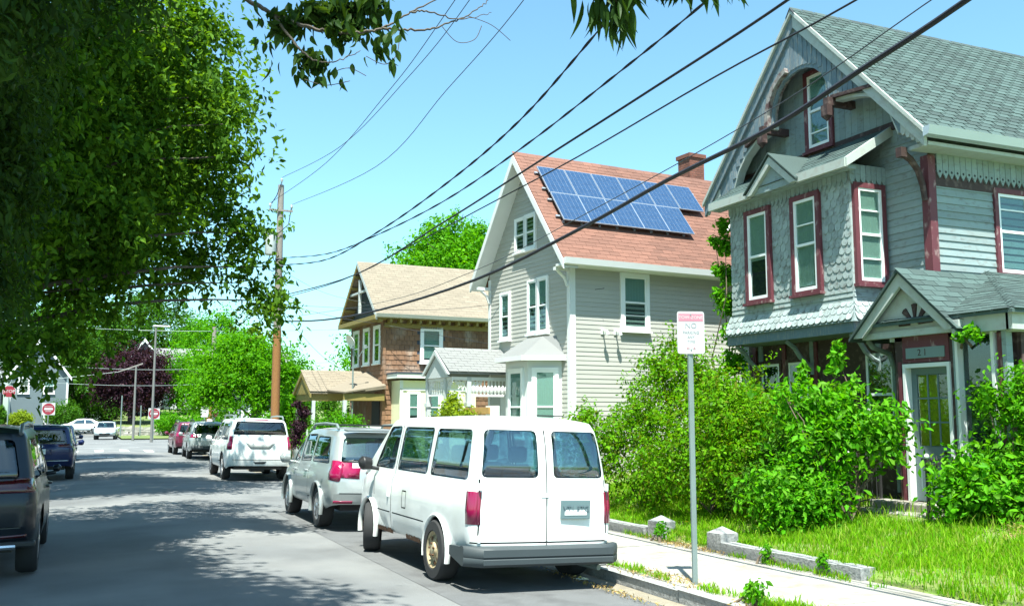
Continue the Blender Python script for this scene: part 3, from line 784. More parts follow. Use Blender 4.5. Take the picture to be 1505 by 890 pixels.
for s in (1, -1):
    e = 2.18-s*2.58; c = 2.18-s*2.3
    m = MB(Ff); m.prism([(2.18,RZ+.0),(e,z0-.03),(e,z0-.24),(2.18,RZ-.24)], .40, .45); m.build('rake_board', white_t, H2)
    m = MB(Ff); m.slab([(e+.02*s,0.0,z0-.2),(2.18,0.0,RZ-.2),(2.18,.40,RZ-.2),(e+.02*s,.40,z0-.2)], (0,0,.04)); m.build('rake_soffit', white_t, H2)
m = MB(hM); m.box(-.42, 5.5, -.38, 0, 5.50, 5.56); m.build('soffit', white_t, H2)
m = MB(hM); m.slab([(-.44,-.39,5.50),(-.44,-.39,5.66),(-.44,-.52,5.67),(-.44,-.49,5.52)], (6.0,0,0)); m.build('gutter', white_t, H2)
for vv in (.02, W2-.1):
    m = MB(hM); m.tube([(-.04,vv+.05,5.05),(-.12,vv+.05,5.25),(-.36,vv+.05,5.45)], .04, 6); m.box(-.42,0,vv+.0,vv+.1,5.42,5.5); m.build('eave_bracket', white_t, H2)
def dbl(a, z, w, h, gap=.08, **k):
    window(H2, Ff, a, z, w, h, white_v, white_v, .06, .07, **k); window(H2, Ff, a+w+gap, z, w, h, white_v, white_v, .06, .05, **k)
dbl(1.70, 6.3, .48, .86, blind=0)
dbl(1.08, 4.02, .44, 1.36, blind=.45)
window(H2, Ff, 3.13, 3.98, .45, 1.22, white_v, white_v, .06, .07, blind=.4)
window(H2, Fs, 1.57, 4.06, .72, 1.34, white_v, white_v, .06, .09, blind=.5, muntin=(.25,))
for u in (.93, 1.32):
    m = MB(hM); m.tube([(u,-.02,3.95),(u,-.12,3.98),(u,-.2,3.9)], .02, 6); m.lathe([(0,-.1),(.05,-.08),(.06,.02),(0,.03)], 10, Matrix.Translation((u,-.22,3.88)) @ Matrix.Rotation(R(70),4,'Y')); m.box(u-.05,u+.05,-.04,0,3.88,4.02); m.build('flood_lamp', white_t, H2)
# cross wing at the back with its own gable
m = MB(hM)
m.slab([(5.3,-1.75,5.55),(7.5,-1.75,8.6),(7.5,2.4,8.6),(5.3,1.0,5.55)], (0,0,.1)); m.slab([(9.7,-1.75,5.55),(7.5,-1.75,8.6),(7.5,2.4,8.6),(9.7,1.0,5.55)], (0,0,.1)); m.build('wing_roof', redroof, H2)
m = MB(hM); m.slab([(5.6,-1.22,5.4),(9.4,-1.22,5.4),(7.5,-1.22,8.2)], (0,.05,0)); m.build('wing_gable', vinyl, H2)
Fw = fr((0,-1.75,0),(1,0,0),(0,-1,0))
m = MB(Fw); m.prism([(5.2,5.45),(7.5,8.66),(7.5,8.42),(5.36,5.42)], -.02, .05); m.build('wing_rake', white_t, H2)
m = MB(hM); m.tube([(5.25,-1.7,5.66),(7.5,-1.7,8.73)], .035, 6); m.tube([(5.1,.3,7.0),(5.5,.5,6.95),(7.4,1.9,8.72)], .03, 6); m.build('valley_flashing', white_t, H2)
# chimney of single bricks
ch = MB(hM); cu, cv2 = 6.25, 2.9; ch.box(cu-.28,cu+.28,cv2-.28,cv2+.28,7.6,9.78)
co = ch.build('chimney', mortar, H2)
bq = MB(); bq.box(0,.2,0,.02,0,.062); bme = bq.mesh('brick', brick)
for F in (fr((cu-.28,cv2-.28,0),(1,0,0),(0,-1,0)), fr((cu-.28,cv2-.28,0),(0,1,0),(-1,0,0))):
    for r in range(22):
        zz = 8.2+r*.073; a = -.1 if r % 2 else 0
        while a < .55:
            a0, a1 = max(a, 0), min(a+.2, .56)
            if a1-a0 > .03: link('brick', bme, co, F @ Matrix.Translation((a0, -.008, zz)) @ Matrix.Diagonal(((a1-a0-.012)/.2, 1, 1, 1)))
            a += .2
m = MB(hM); m.box(cu-.33,cu+.33,cv2-.33,cv2+.33,9.74,9.86); m.build('cap', brick, co)
# bay window at the front
bp = [(0,.4),(-.75,.82),(-.75,1.98),(0,2.45)]
m = MB(hM); m.slab([(x,y,.5) for x,y in bp], (0,0,2.85)); m.build('bay_wall', white_t, H2)
ov = [(.02,.2),(-.98,.7),(-.98,2.12),(.02,2.66)]; top = [(.02,.62),(-.22,.98),(-.22,1.84),(.02,2.2)]
m = MB(hM); m.add([(x,y,3.32) for x,y in ov]+[(x,y,3.86) for x,y in top], [(0,1,5,4),(1,2,6,5),(2,3,7,6),(4,5,6,7),(3,2,1,0)]); br = m.build('bay_roof', palegrey, H2)
m = MB(hM)
for (x0,y0),(x1,y1) in zip(ov, ov[1:]): m.beam((x0,y0,3.28),(x1,y1,3.28),.05,.12)
m.build('bay_fascia', white_t, H2)
for i, (p, q_) in enumerate(zip(bp, bp[1:])):
    p, q_ = Vector((*p,0)), Vector((*q_,0)); a = (q_-p); L = a.length; a.normalize(); out = Vector((-abs(a.y), (1 if i == 2 else -1)*abs(a.x) if i != 1 else 0, 0)).normalized()
    F = hM @ frame(p, a, out); w = .5 if i != 1 else .62
    window(H2, F, L/2-w/2, 1.35, w, 1.62, white_v, white_v, .05, .08, blind=.85, bmat=blindm, meet=.45)
# front porch
HP = H2
m = MB(hM); pz = 3.60; u0, u1 = -2.05, -.02; a0, a1, ap = 2.62, 4.40, 3.50
m.slab([(u0,a0,3.0),(u0,ap,pz),(u0,a1,3.0),(u0,a1,2.94),(u0,ap,pz-.06),(u0,a0,2.94)], (u1-u0,0,0)); m.build('porch_roof', palegrey, H2)
Fpp = hM @ roofframe((u0-.02,a0-.02,3.003), (1,0,0), (0,ap-a0,pz-3.0))
courses(H2, Fpp, lambda b: (0, 2.03), 0, sqrt((ap-a0)**2+(pz-3.0)**2)+.02, .13, .28, .008, palegrey, 'porch_shingle', 90, gap=.008)
Fg2 = fr((u0,0,0),(0,1,0),(-1,0,0))
m = MB(Fg2); m.prism([(a0,2.93),(ap,pz),(a1,2.93),(a1-.12,2.93),(ap,pz-.12),(a0+.12,2.93)], 0, .05); m.build('porch_rake', greytrim, H2)
m = MB(Fg2); m.prism([(a0+.1,2.86),(ap,pz-.1),(a1-.1,2.86)], -.06, -.02); m.build('porch_gable', greytrim, H2)
posts = [(-1.92,4.28),(-1.92,3.1),(-1.45,2.75)]
for u, v in posts:
    m = MB(hM); m.box(u-.06,u+.06,v-.06,v+.06,.4,2.86); m.box(u-.085,u+.085,v-.085,v+.085,2.1,2.2); m.build('porch_post', greytrim, H2)
def bracket(u, v, du, dv):
    m = MB(hM); L = .34
    for r in (.12, .22, .34):
        m.tube([(u+du*(L-L*cos(t)*r/L*1), v+dv*(L-L*cos(t)*r/L*1), 2.8-(L-r*sin(t))*.0-(.34-r)*.3-r*(1-sin(t))) for t in [pi/2*k/5 for k in range(6)]], .016, 5)
    for k in range(4): m.beam((u, v, 2.8), (u+du*L*cos(k*.4), v+dv*L*cos(k*.4), 2.8-L*sin(k*.4)), .02, .02)
    m.build('fan_bracket', white_t, H2)
bracket(-1.92,4.22,0,-1); bracket(-1.92,3.16,0,1); bracket(-1.92,3.04,0,-1); bracket(-1.39,2.75,1,0); bracket(-1.51,2.75,-1,0)
m = MB(hM); m.box(-1.95,-.05,2.7,2.8,2.78,2.87); m.box(-1.4,-.05,2.71,2.79,2.36,2.42); m.box(-1.95,-1.89,2.75,4.3,2.78,2.87); m.box(-1.94,-1.9,3.1,4.3,2.38,2.43); m.build('porch_rail', white_t, H2)
for k in range(12):
    m = MB(hM); uu = -1.3+k*.108; m.lathe([(.015,0),(.045,.06),(.055,.12),(.045,.18),(.018,.24),(.018,.36)], 8, Matrix.Translation((uu,2.75,2.42)) @ Matrix.Rotation(R(-90),4,'Y')); m.build('spindle', white_t, H2)
for k in range(9):
    m = MB(hM); vv = 3.25+k*.115; m.tube([(-1.92,vv,2.43),(-1.92,vv,2.78)], .018, 6); m.build('spindle', white_t, H2)
m = MB(hM); m.box(-2.0,0,2.6,4.4,.1,.8); m.build('porch_floor', greytrim, H2)
m = MB(hM); m.box(-.05,-.01,2.85,3.6,.9,2.55); m.build('porch_door', white_t, H2)
m = MB(hM); m.box(-1.75,-1.5,.9,1.15,.4,2.1); m.build('porch_newel', white_t, H2)
wd = thing('planter_box', 'wooden planter box on the porch rail of the grey house', 'planter', (8.95, 22.6, 1.9), D2)
m = MB(); m.box(-.1,.1,-.7,.75,0,.16); m.build('box', mat('raw_wood', (.42,.25,.08), .7, .2, 6), wd)
# solar array
panelm = None
def solar():
    m = bpy.data.materials.new('solar_cells'); m.use_nodes = True; nt = m.node_tree; N, L = nt.nodes, nt.links; b = N['Principled BSDF']
    b.inputs['Base Color'].default_value = (.012,.045,.14,1); b.inputs['Roughness'].default_value = .18; b.inputs['Specular IOR Level'].default_value = .5
    oi = N.new('ShaderNodeTexNoise'); oi.inputs['Scale'].default_value = 7
    cr = N.new('ShaderNodeValToRGB'); cr.color_ramp.elements[0].color = (.016,.042,.10,1); cr.color_ramp.elements[1].color = (.04,.085,.17,1)
    L.new(oi.outputs[0], cr.inputs[0]); L.new(cr.outputs[0], b.inputs['Base Color']); return m
solm = solar(); alum = mat('aluminium', (.30,.35,.42), .4, .03, 4, metal=.3)
SA = thing('solar_array', 'blue solar panels in two rows on the red roof', 'solar panels', (10.78, 21.15, Z2), D2)
pw, ph = .855, 1.08
def panel(b0, a0):
    T = Fr2 @ Matrix.Translation((a0, .13, b0))
    q = MB(T); q.box(0,pw-.024,0,.035,0,ph-.012); o = q.build('panel', alum, SA)
    q = MB(T); nx, ny = 6, 8; cw, chh = (pw-.046)/nx, (ph-.034)/ny
    for i in range(nx):
        for j in range(ny): q.box(.011+i*cw+.003,.011+(i+1)*cw-.003,.035,.0375,.011+j*chh+.003,.011+(j+1)*chh-.003)
    q.build('cells', solm, o)
for i in range(5): panel(1.33, .46+i*(pw-.018))
for i in range(6): panel(1.33+ph, .44+i*pw)
for b in (1.55, 2.2, 2.65, 3.3):
    q = MB(Fr2); q.box(.36,4.75 if b < 2.4 else 5.7,.03,.07,b,b+.05)
    q.build('mounting_rail', alum, SA)
for i in range(8):
    q = MB(Fr2); q.box(.5+i*.55,.55+i*.55,0,.05,1.36,1.44); q.build('roof_hook', alum, SA)

# ------------------------------------------------------------------ brown shingled house
bshing = mat('brown_wood_shingle', (.20,.105,.058), .8, .18, 3, (.36,.29,.24), .22, 1.3, .12, .3, 40, objvar=.16, isl=.12, stretch=(1,1,.6))
tanroof = mat('tan_shingle', (.20,.165,.122), .85, .1, .8, objvar=.08, isl=.1, bump=.2, bscale=80)
ochre = mat('ochre_paint', (.235,.18,.05), .6, .1, 2)
dkblue = mat('dark_blue_gable', (.035,.05,.075), .7, .15, 3)
Z3 = .3; D3 = R(3)
H3 = thing('brown_house', 'brown shingled house with tan gable roof and yellow-trimmed porch', 'house', (10.22, 35.72, Z3), D3)
hM = Matrix.Translation((0,0,-Z3))
Ff = fr((0,0,0), (0,1,0), (-1,0,0)); Fs = fr((0,0,0), (1,0,0), (0,-1,0))
W3, RZ3, SL3 = 4.2, 8.02, .93
m = MB(hM); m.slab([(0,0,.1),(0,W3,.1),(0,W3,5.7),(0,2.1,7.7),(0,0,5.7)], (9.5,0,0)); m.build('wall', dkblue, H3)
ws = [(1.48-.1, 2.38+.1, 3.8, 5.4)]
courses(H3, Fs, lambda b: (-.02, 6.5), .6, 5.45, .19, .21, .025, bshing, 'shingle', 230, gap=.012, jitter=.012, order=lambda s: (s[2] < 1.7)*20+s[0], keep=lambda a, b: not (1.4 < a < 2.46 and 3.85 < b < 5.35))
courses(H3, Ff, lambda b: (-.02, W3), .6, 5.45, .19, .21, .025, bshing, 'shingle', 70, gap=.012, jitter=.012, order=lambda s: (s[2] < 3.4)*20+s[0])
for k in range(26):
    m = MB(hM); z = .6+k*.19; m.slab([(-.05,-.05,z),(.06,-.05,z),(.06,.06,z),(-.05,.06,z)], (.008,.008,.2)); m.build('corner_shingle', bshing, H3)
z0 = RZ3-SL3*2.5
m = MB(hM); m.slab([(-.45,-.4,z0),(-.45,2.1,RZ3),(-.45,4.6,z0),(-.45,4.6,z0-.1),(-.45,2.1,RZ3-.1),(-.45,-.4,z0-.1)], (10,0,0)); m.build('roof', tanroof, H3)
Fr3 = hM @ roofframe((-.47,-.42,z0+.003), (1,0,0), (0,2.52,2.52*SL3)); L3 = 2.52*sqrt(1+SL3**2)
courses(H3, Fr3, lambda b: (0, 10), 0, L3, .15, .32, .008, tanroof, 'roof_shingle', 300, gap=.006, order=lambda s: s[0], jitter=.002)
for s in (1, -1):
    e = 2.1-s*2.5
    m = MB(Ff); m.prism([(2.1,RZ3),(e,z0-.03),(e,z0-.2),(2.1,RZ3-.2)], .42, .47); m.build('rake_board', ochre if s < 0 else greytrim, H3)
    for k in range(5):
        v = 2.1-s*(.35+k*.45); zz = RZ3-SL3*abs(v-2.1)-.2
        m = MB(hM); m.box(-.42,.0,v-.04,v+.04,zz-.08,zz+.02); m.build('lookout', ochre, H3)
m = MB(hM); m.box(-.4,-.3,1.98,2.08,5.9,7.3); m.box(-.4,-.3,.9,3.3,6.75,6.83); m.build('gable_truss', greytrim, H3)
m = MB(hM); m.box(-.5, 0,-.3,W3+.3,5.52,5.68); m.build('gable_cornice', ochre, H3)
m = MB(hM); m.box(-.4,6.6,-.38,0,5.56,5.62); m.build('soffit', ochre, H3)
for k in range(17):
    m = MB(hM); u = -.3+k*.4; m.box(u,u+.1,-.36,-.02,5.42,5.56); m.build('rafter_tail', ochre, H3)
m = MB(hM); m.box(-.02,6.5,-.07,-.03,5.25,5.42); m.build('frieze', ochre, H3)
m = MB(hM); m.slab([(-.48,-.41,5.58),(-.48,-.41,5.72),(-.48,-.54,5.73),(-.48,-.5,5.6)], (7,0,0)); m.build('gutter', mat('old_gutter', (.42,.42,.38), .6), H3)
window(H3, Fs, 1.56, 3.98, .74, 1.24, white_v, white_v, .07, .1, blind=.9)
for a in (.45, 1.75, 3.1): window(H3, Ff, a, 3.95, .62, 1.34, white_v, white_v, .06, .09, blind=0)
# its gabled porch
m = MB(hM); pz = 3.6; a0, a1, ap = 1.0, 3.75, 2.37
m.slab([(-2.55,a0,2.8),(-2.55,ap,pz),(-2.55,a1,2.8),(-2.55,a1,2.72),(-2.55,ap,pz-.08),(-2.55,a0,2.72)], (2.55,0,0)); m.slab([(-1.2,a0,2.8),(0,a0,2.8),(0,-.3,2.9),(-.8,-.3,2.8)], (0,0,.06)); m.slab([(-1.9,a0,2.82),(0,ap-.4,3.6),(0,-.3,2.98),(-1.6,-.3,2.72)], (0,0,.05)); m.build('porch_roof', tanroof, H3)
Fpp = hM @ roofframe((-2.57,a0-.02,2.805), (1,0,0), (0,ap-a0,pz-2.8))
courses(H3, Fpp, lambda b: (0, 2.55-.0*b), 0, sqrt((ap-a0)**2+(pz-2.8)**2)+.02, .14, .3, .008, tanroof, 'porch_shingle', 110, gap=.006)
Fg3 = fr((-2.5,0,0),(0,1,0),(-1,0,0))
m = MB(Fg3); m.prism([(a0+.1,2.72),(ap,pz-.1),(a1-.1,2.72)], -.05, 0); m.build('porch_gable', ochre, H3)
m = MB(Fg3); m.prism([(a0,2.72),(ap,pz-.02),(a1,2.72),(a1,2.58),(ap,pz-.18),(a0,2.58)], .0, .06); m.build('porch_rake', ochre, H3)
m = MB(hM); m.box(-2.45,-.02,a0+.1,a0+.2,2.45,2.74); m.box(-2.45,-2.35,a0+.2,a1-.1,2.45,2.74); m.box(-1.6,-.02,-.2,-.1,2.45,2.7); m.build('porch_beam', ochre, H3)
for u, v in ((-2.38,1.14),(-2.38,3.6),(-1.55,-.15)):
    m = MB(hM); m.box(u-.06,u+.06,v-.06,v+.06,.3,2.46); m.build('porch_post', greytrim, H3)
m = MB(hM); m.box(-2.5,0,-.25,3.7,.0,.7); m.build('porch_floor', greytrim, H3)
m = MB(hM); m.box(-.06,-.02,.3,1.2,.8,2.5); m.build('porch_window', dark_in, H3)
m = MB(hM); m.box(-1.6,-.1,-.2,-.14,1.42,1.5); m.box(-1.6,-.1,-.2,-.14,.85,.92)
for k in range(13): m.box(-1.55+k*.115,-1.51+k*.115,-.19,-.15,.92,1.42)
m.build('balustrade', white_t, H3)
# pale yellow side room
creamy = mat('pale_yellow_wall', (.72,.69,.46), .6, .05, 2)
m = MB(hM); m.box(.32,3.4,-1.0,0,.3,3.2); m.build('side_room', creamy, H3)
m = MB(hM); m.box(.12,3.5,-1.2,0,3.28,3.44); m.build('side_room_roof', white_t, H3)
m = MB(hM); m.box(.1,3.5,-1.22,0,3.44,3.5); m.build('side_room_roof_edge', dkblue, H3)
Fb3 = fr((0,-1.0,0),(1,0,0),(0,-1,0)); 
for a in (.66, 1.5, 2.3): window(H3, Fb3, a, 1.7, .36, 1.0, white_v, white_v, .05, .08, blind=.8)
m = MB(Fb3); m.box(.3,3.4,0,.03,2.82,2.9); m.box(.3,.42,0,.03,.5,3.2); m.build('side_room_trim', white_t, H3)
sd = thing('satellite_dish', 'small white satellite dish on a pole beside the brown house', 'satellite dish', (9.0, 35.6, .3))
m = MB(); m.tube([(0,0,0),(0,0,4.2)], .03, 8); m.build('pole', steel, sd)
m = MB(); m.lathe([(.0,.08),(.13,.06),(.22,.01),(.27,-.04)], 20, Matrix.Translation((-.1,-.05,4.35)) @ Matrix.Rotation(R(15),4,'Z') @ Matrix.Rotation(R(-25),4,'Y')); m.build('dish', white_t, sd, smooth=60)
m = MB(); m.tube([(0,0,4.1),(.2,.1,3.7),(.42,.0,4.15)], .015, 6); m.box(.38,.5,-.04,.04,4.1,4.25); m.build('arm', steel, sd)
# ------------------------------------------------------------------ vehicles
def pain(name, c, metal=0, rough=.32):
    return mat(name, c, rough, .03, 1, metal=metal, coat=.6)
whitep = mat('white_car_paint', (.72,.735,.72), .3, .05, 1.5, (.52,.53,.50), .22, 1.3, .2, coat=.6); silverp = pain('silver_car_paint', (.34,.365,.36), .35); redp = pain('dark_red_car_paint', (.13,.012,.035), .2)
bluep = pain('dark_blue_car_paint', (.008,.018,.085), .3); greenp = mat('dark_green_grey_car_paint', (.006,.010,.016), .35, .03, 1, metal=.2, coat=.25); palep = pain('pale_silver_blue_paint', (.42,.48,.50), .3)
greyplas = mat('grey_plastic', (.034,.044,.048), .6, .08, 3); blackplas = mat('black_plastic', (.012,.012,.013), .5); rubber = mat('tyre_rubber', (.022,.022,.023), .85, .15, 8)
alloy = mat('alloy', (.45,.45,.46), .35, .06, 5, metal=.8); tanwheel = mat('dusty_brown_wheel', (.34,.28,.17), .6, .2, 9, (.14,.08,.04), .3, 14)
lightred = mat('tail_lens', (.24,.006,.05), .15, .05, 5, coat=.6); lens_shaded = mat('shaded_tail_lens', (.06,.003,.008), .15, .05, 5, coat=.6); lightclear = mat('clear_lens', (.6,.58,.58), .15, coat=.6); chrome = mat('chrome', (.7,.7,.7), .12, metal=1)  # second tail lens is a shaded copy, darkened for the cars on the left
autoglass = glassmat('car_glass', (.58,.78,.82), .88, refl=.15); darkglass = glassmat('dark_car_glass', (.3,.42,.5), .6, refl=.10)
clearglass = glassmat('light_car_glass', (.75,.85,.85), .85)
seatm = mat('car_seat', (.035,.045,.055), .9); platem = mat('plate_teal', (.12,.18,.19), .5); plate_w = mat('plate_white', (.72,.72,.70), .5)
innerm = mat('car_lining', (.16,.17,.175), .9)
rust = mat('rust', (.10,.045,.02), .9, .4, 20)

def chamfer(poly, r):
    out = []; n = len(poly)
    for i in range(n):
        p, a, b = (Vector((*poly[k % n], 0)) for k in (i, i-1, i+1))
        d1, d2 = (a-p), (b-p); r1 = min(r, d1.length*.45, d2.length*.45)
        s, e = p+d1.normalized()*r1, p+d2.normalized()*r1
        for t in (0, .33, .67, 1): 
            q = s*(1-t)**2 + p*2*t*(1-t) + e*t*t; out.append((q.x, q.y))
    return out

def cut(bm, poly, axis, sg=1):
    """cuts the outline poly into the skin seen along axis ('x' side, 'y' rear or front) and returns the faces inside"""
    poly = [Vector((*p, 0)) for p in poly]
    ar = sum(a.x*b.y-b.x*a.y for a, b in zip(poly, poly[1:]+poly[:1]))
    if ar < 0: poly.reverse()
    lo = (min(p.x for p in poly), min(p.y for p in poly)); hi = (max(p.x for p in poly), max(p.y for p in poly))
    i0 = 1 if axis == 'x' else 0
    def ok(f):
        c = f.calc_center_median()
        if axis == 'x':
            if c.x*sg < .1 or f.normal.x*sg < .12: return False
        elif f.normal.y*sg < .1: return False
        xs = [v.co[i0] for v in f.verts]; zs = [v.co.z for v in f.verts]
        return max(xs) > lo[0] and min(xs) < hi[0] and max(zs) > lo[1] and min(zs) < hi[1]
    n = len(poly)
    for k in range(n):
        a, b = poly[k], poly[(k+1) % n]; d = b-a
        if d.length < 1e-5: continue
        nn = Vector((d.y, -d.x)); no = Vector((0, nn.x, nn.y)) if axis == 'x' else Vector((nn.x, 0, nn.y))
        co = Vector((0, a.x, a.y)) if axis == 'x' else Vector((a.x, 0, a.y))
        fs = [f for f in bm.faces if ok(f)]
        g = fs + list({e for f in fs for e in f.edges}) + list({v for f in fs for v in f.verts})
        bmesh.ops.bisect_plane(bm, geom=g, dist=1e-5, plane_co=co, plane_no=no.normalized())
        bm.normal_update()
    res = []
    for f in bm.faces:
        if not ok(f): continue
        c = f.calc_center_median(); q = Vector((c[i0], c.z, 0))
        if all((b-a).x*(q-a).y-(b-a).y*(q-a).x > -1e-6 for a, b in zip(poly, poly[1:]+poly[:1])): res.append(f)
    return res

def lift(bm, faces, name, mats, parent, off=0.0, inset=0, thick=.006, smooth=40):
    """turns cut faces into a part of its own and takes them out of the skin"""
    if not faces: return None
    nb = bmesh.new(); mp = {}
    for f in faces:
        for v in f.verts:
            if v not in mp: mp[v] = nb.verts.new(v.co + v.normal*off)
        nf = nb.faces.new([mp[v] for v in f.verts]); nf.smooth = True
    if inset:
        r = bmesh.ops.inset_region(nb, faces=nb.faces[:], thickness=inset, depth=-.004)
        for f in r['faces']: f.material_index = 1
    bmesh.ops.delete(bm, geom=faces, context='FACES')
    me = bpy.data.meshes.new(name); nb.to_mesh(me); nb.free()
    for m in (mats if isinstance(mats, list) else [mats]): me.materials.append(m)
    me.set_sharp_from_angle(angle=R(smooth))
    o = link(name, me, parent)
    md = o.modifiers.new('thickness', 'SOLIDIFY'); md.thickness = thick; md.offset = -1
    return o

def wheel(parent, x, y, r, w, rimm, spokes=5, steer=0, rim_r=.66, steelw=False):
    s = 1 if x > 0 else -1
    T = Matrix.Translation((x, y, r)) @ Matrix.Rotation(steer, 4, 'Z') @ Matrix.Diagonal((s, 1, 1, 1)) @ Matrix.Rotation(rnd.uniform(0, 1), 4, 'X')
    rr = r*rim_r
    m = MB(T); m.lathe([(rr,-w*.9),(rr*1.02,-w),(r*.93,-w),(r*.985,-w*.86),(r,-w*.7),(r,-w*.28),(r*.985,-w*.12),(r*.93,0),(rr*1.03,.004),(rr,-.012)], 36, closed=True)
    o = m.build('wheel', rubber, parent, smooth=35)
    m = MB(T); m.lathe([(rr,-.012),(rr*.97,-.004),(rr*.9,-.02),(rr*.88,-w*.7)], 32); m.mi = 1; m.lathe([(rr*.9,-w*.55),(0,-w*.5)], 24); m.build('rim', [rimm, blackplas], o, smooth=40)
    if steelw:
        m = MB(T); m.lathe([(rr*.9,-.03),(rr*.78,-.055),(rr*.6,-.03),(rr*.42,-.03),(rr*.36,.0),(rr*.22,.01),(0,.012)], 24); m.build('wheel_disc', rimm, o, smooth=40)
        m = MB(T)
        for k in range(5):
            t = 2*pi*k/5; m.tube([(-.035, rr*.68*cos(t), rr*.68*sin(t)), (-.028, rr*.68*cos(t), rr*.68*sin(t))], rr*.13, 10)
        for k in range(5):
            t = 2*pi*k/5+.6; m.tube([(0, rr*.33*cos(t), rr*.33*sin(t)), (.02, rr*.33*cos(t), rr*.33*sin(t))], .014, 6)
        m.build('wheel_holes', rust, o, kind='stuff')
    else:
        m = MB(T)
        for k in range(spokes):
            t = 2*pi*k/spokes; d = Vector((0, cos(t), sin(t))); e = Vector((0, -sin(t), cos(t)))
            for a in (-.11, .11):
                p0 = d*rr*.12 + e*a*rr*.5; p1 = d*rr*.92 + e*a*rr*1.3
                m.beam(p0+Vector((-.012,0,0)), p1+Vector((-.02,0,0)), .03, .03, up=(1,0,0))
        m.lathe([(rr*.24,-.04),(rr*.24,0),(rr*.2,.008),(0,.01)], 16)
        m.build('spokes', rimm, o, smooth=40)
    return o

def car(name, label, cat, S, loc, rz=0, roll=0, group=None):
    L, W = S['L'], S['W']; y0, y1 = -L/2, L/2; hw = W/2
    root = thing(name, label, cat, loc, rz, group)
    root.rotation_euler = (0, roll, rz)
    # stations
    ys = [0, .015, .04, .08, .13, .19, .26, .34]
    yy = [y0+d for d in ys]; n = int((L-.9)/.11)
    yy += [y0+.45+(L-.9)*i/n for i in range(n+1)] + [y1-d for d in reversed(ys)]
    tp = S['top']; sill = S['sill']; rp = S['rear']; fp = S['front']; belt = S['belt']
    rz_, rd = [p[0] for p in rp], [p[1] for p in rp]; fz_, fd = [p[0] for p in fp], [p[1] for p in fp]
    def top(y): return sum(float(np.interp(y+k, [p[0] for p in tp], [p[1] for p in tp])) for k in (-.06,-.03,0,.03,.06))/5
    def corner(d, rc): return rc*(1-sqrt(max(0, 1-((rc-d)/rc)**2))) if d < rc else 0
    TT = [-1,-.93,-.82,-.6,-.3,0,.3,.6,.82,.93,1]
    rings = []
    for y in yy:
        t = top(y); b = float(np.interp(y, [p[0] for p in belt], [p[1] for p in belt])); be = min(b, t-.06)
        nar = corner(y-y0, S.get('rcr', .14))+corner(y1-y, S.get('rcf', .35))+float(np.interp(y, [y0, y0+.5, y0+1.2, y1-1.6, y1-.5, y1], [.05, .02, 0, 0, .04, .09]))
        gh = max(0, t-be)
        wt = hw-S['tumble']*min(1, gh/(S['H']-max(p[1] for p in belt)+1e-6)) 
        sl = float(np.interp(y, [y0, y0+.5, y1-.6, y1], [sill+.1, sill, sill, sill+.06]))
        rows = [(sl, hw-.07), (sl+.05, hw-.03), (sl+(be-sl)*.3, hw-.005), (sl+(be-sl)*.62, hw), (be-.08*(1 if gh > .1 else .5), hw-.012), (be-.005, hw-.05)]
        rows = [(z, w) for z, w in rows]
        for q in (.33, .66, .88): rows.append((be+gh*q*.93, hw-.06+(wt-hw+.06)*q**1.25))
        edge = (t-.045*min(1, gh/.3)-.005, wt-.035)
        pts = []
        def place(x, z):
            kr = max(0, 1-(y-y0)/.75); kf = max(0, 1-(y1-y)/.9)
            kr = kr*kr*(3-2*kr) if S.get('rs', 1) else kr; kf = kf*kf*(3-2*kf)
            return (x, y + kr*float(np.interp(z, rz_, rd)) - kf*float(np.interp(z, fz_, fd)), z)
        left = [place(-(w-nar), z) for z, w in rows]
        topw = edge[1]-nar
        tops = [place(topw*k, edge[0]+(t-edge[0])*(1-abs(k)**2.5)) for k in TT]
        right = [place((w-nar), z) for z, w in reversed(rows)]
        rings.append(left+tops+right)
    bm = bmesh.new(); nr = len(rings[0]); nl = len(left)
    V = [[bm.verts.new(p) for p in r] for r in rings]
    for i in range(len(V)-1):
        for k in range(nr-1): bm.faces.new((V[i][k], V[i+1][k], V[i+1][k+1], V[i][k+1]))
    for idx, sg, bul in ((0, -1, S.get('bulge', .05)), (len(V)-1, 1, .12)):
        r = V[idx]; grid = []
        for j in range(nl):
            a, b = r[j].co, r[nr-1-j].co; row = [r[j]]
            for k in TT[1:-1]:
                p = a.lerp(b, (k+1)/2); p.y += sg*bul*(1-k*k)*(1-.75*max(0, j/nl-.4)); row.append(bm.verts.new(p))
            grid.append(row+[r[nr-1-j]])
        grid.append(r[nl:nl+11])
        for j in range(nl):
            for k in range(10):
                q = (grid[j][k], grid[j][k+1], grid[j+1][k+1], grid[j+1][k])
                bm.faces.new(q if sg < 0 else q[::-1])
    bmesh.ops.recalc_face_normals(bm, faces=bm.faces[:]); bm.normal_update()
    if bm.faces[0].normal.dot(bm.faces[0].calc_center_median()-Vector((0, bm.faces[0].calc_center_median().y, 1))) < 0:
        bmesh.ops.reverse_faces(bm, faces=bm.faces[:]); bm.normal_update()
    # wheel arches
    wr = S['wr']; ax = S['axles']
    for sg in (1, -1):
        for ya in ax:
            ra = wr*1.13; poly = [(ya+ra*cos(t), wr+ra*sin(t)) for t in [pi*k/14 for k in range(15)]] + [(ya-ra*.97, .05), (ya+ra*.97, .05)]
            bmesh.ops.delete(bm, geom=cut(bm, poly, 'x', sg), context='FACES')
    g = S.get('gap', .0085)
    paint = S['paint']
    jobs = []
    for sg in (1, -1):
        for w in S['side_glass']: jobs.append(('window', chamfer(w, S.get('wc', .07)), 'x', sg, [S.get('sglass', autoglass), blackplas], -.004, .016))
    for w in S['rear_glass']: jobs.append(('rear_window', chamfer(w, .06), 'y', -1, [S.get('rglass', autoglass), blackplas], -.004, .018))
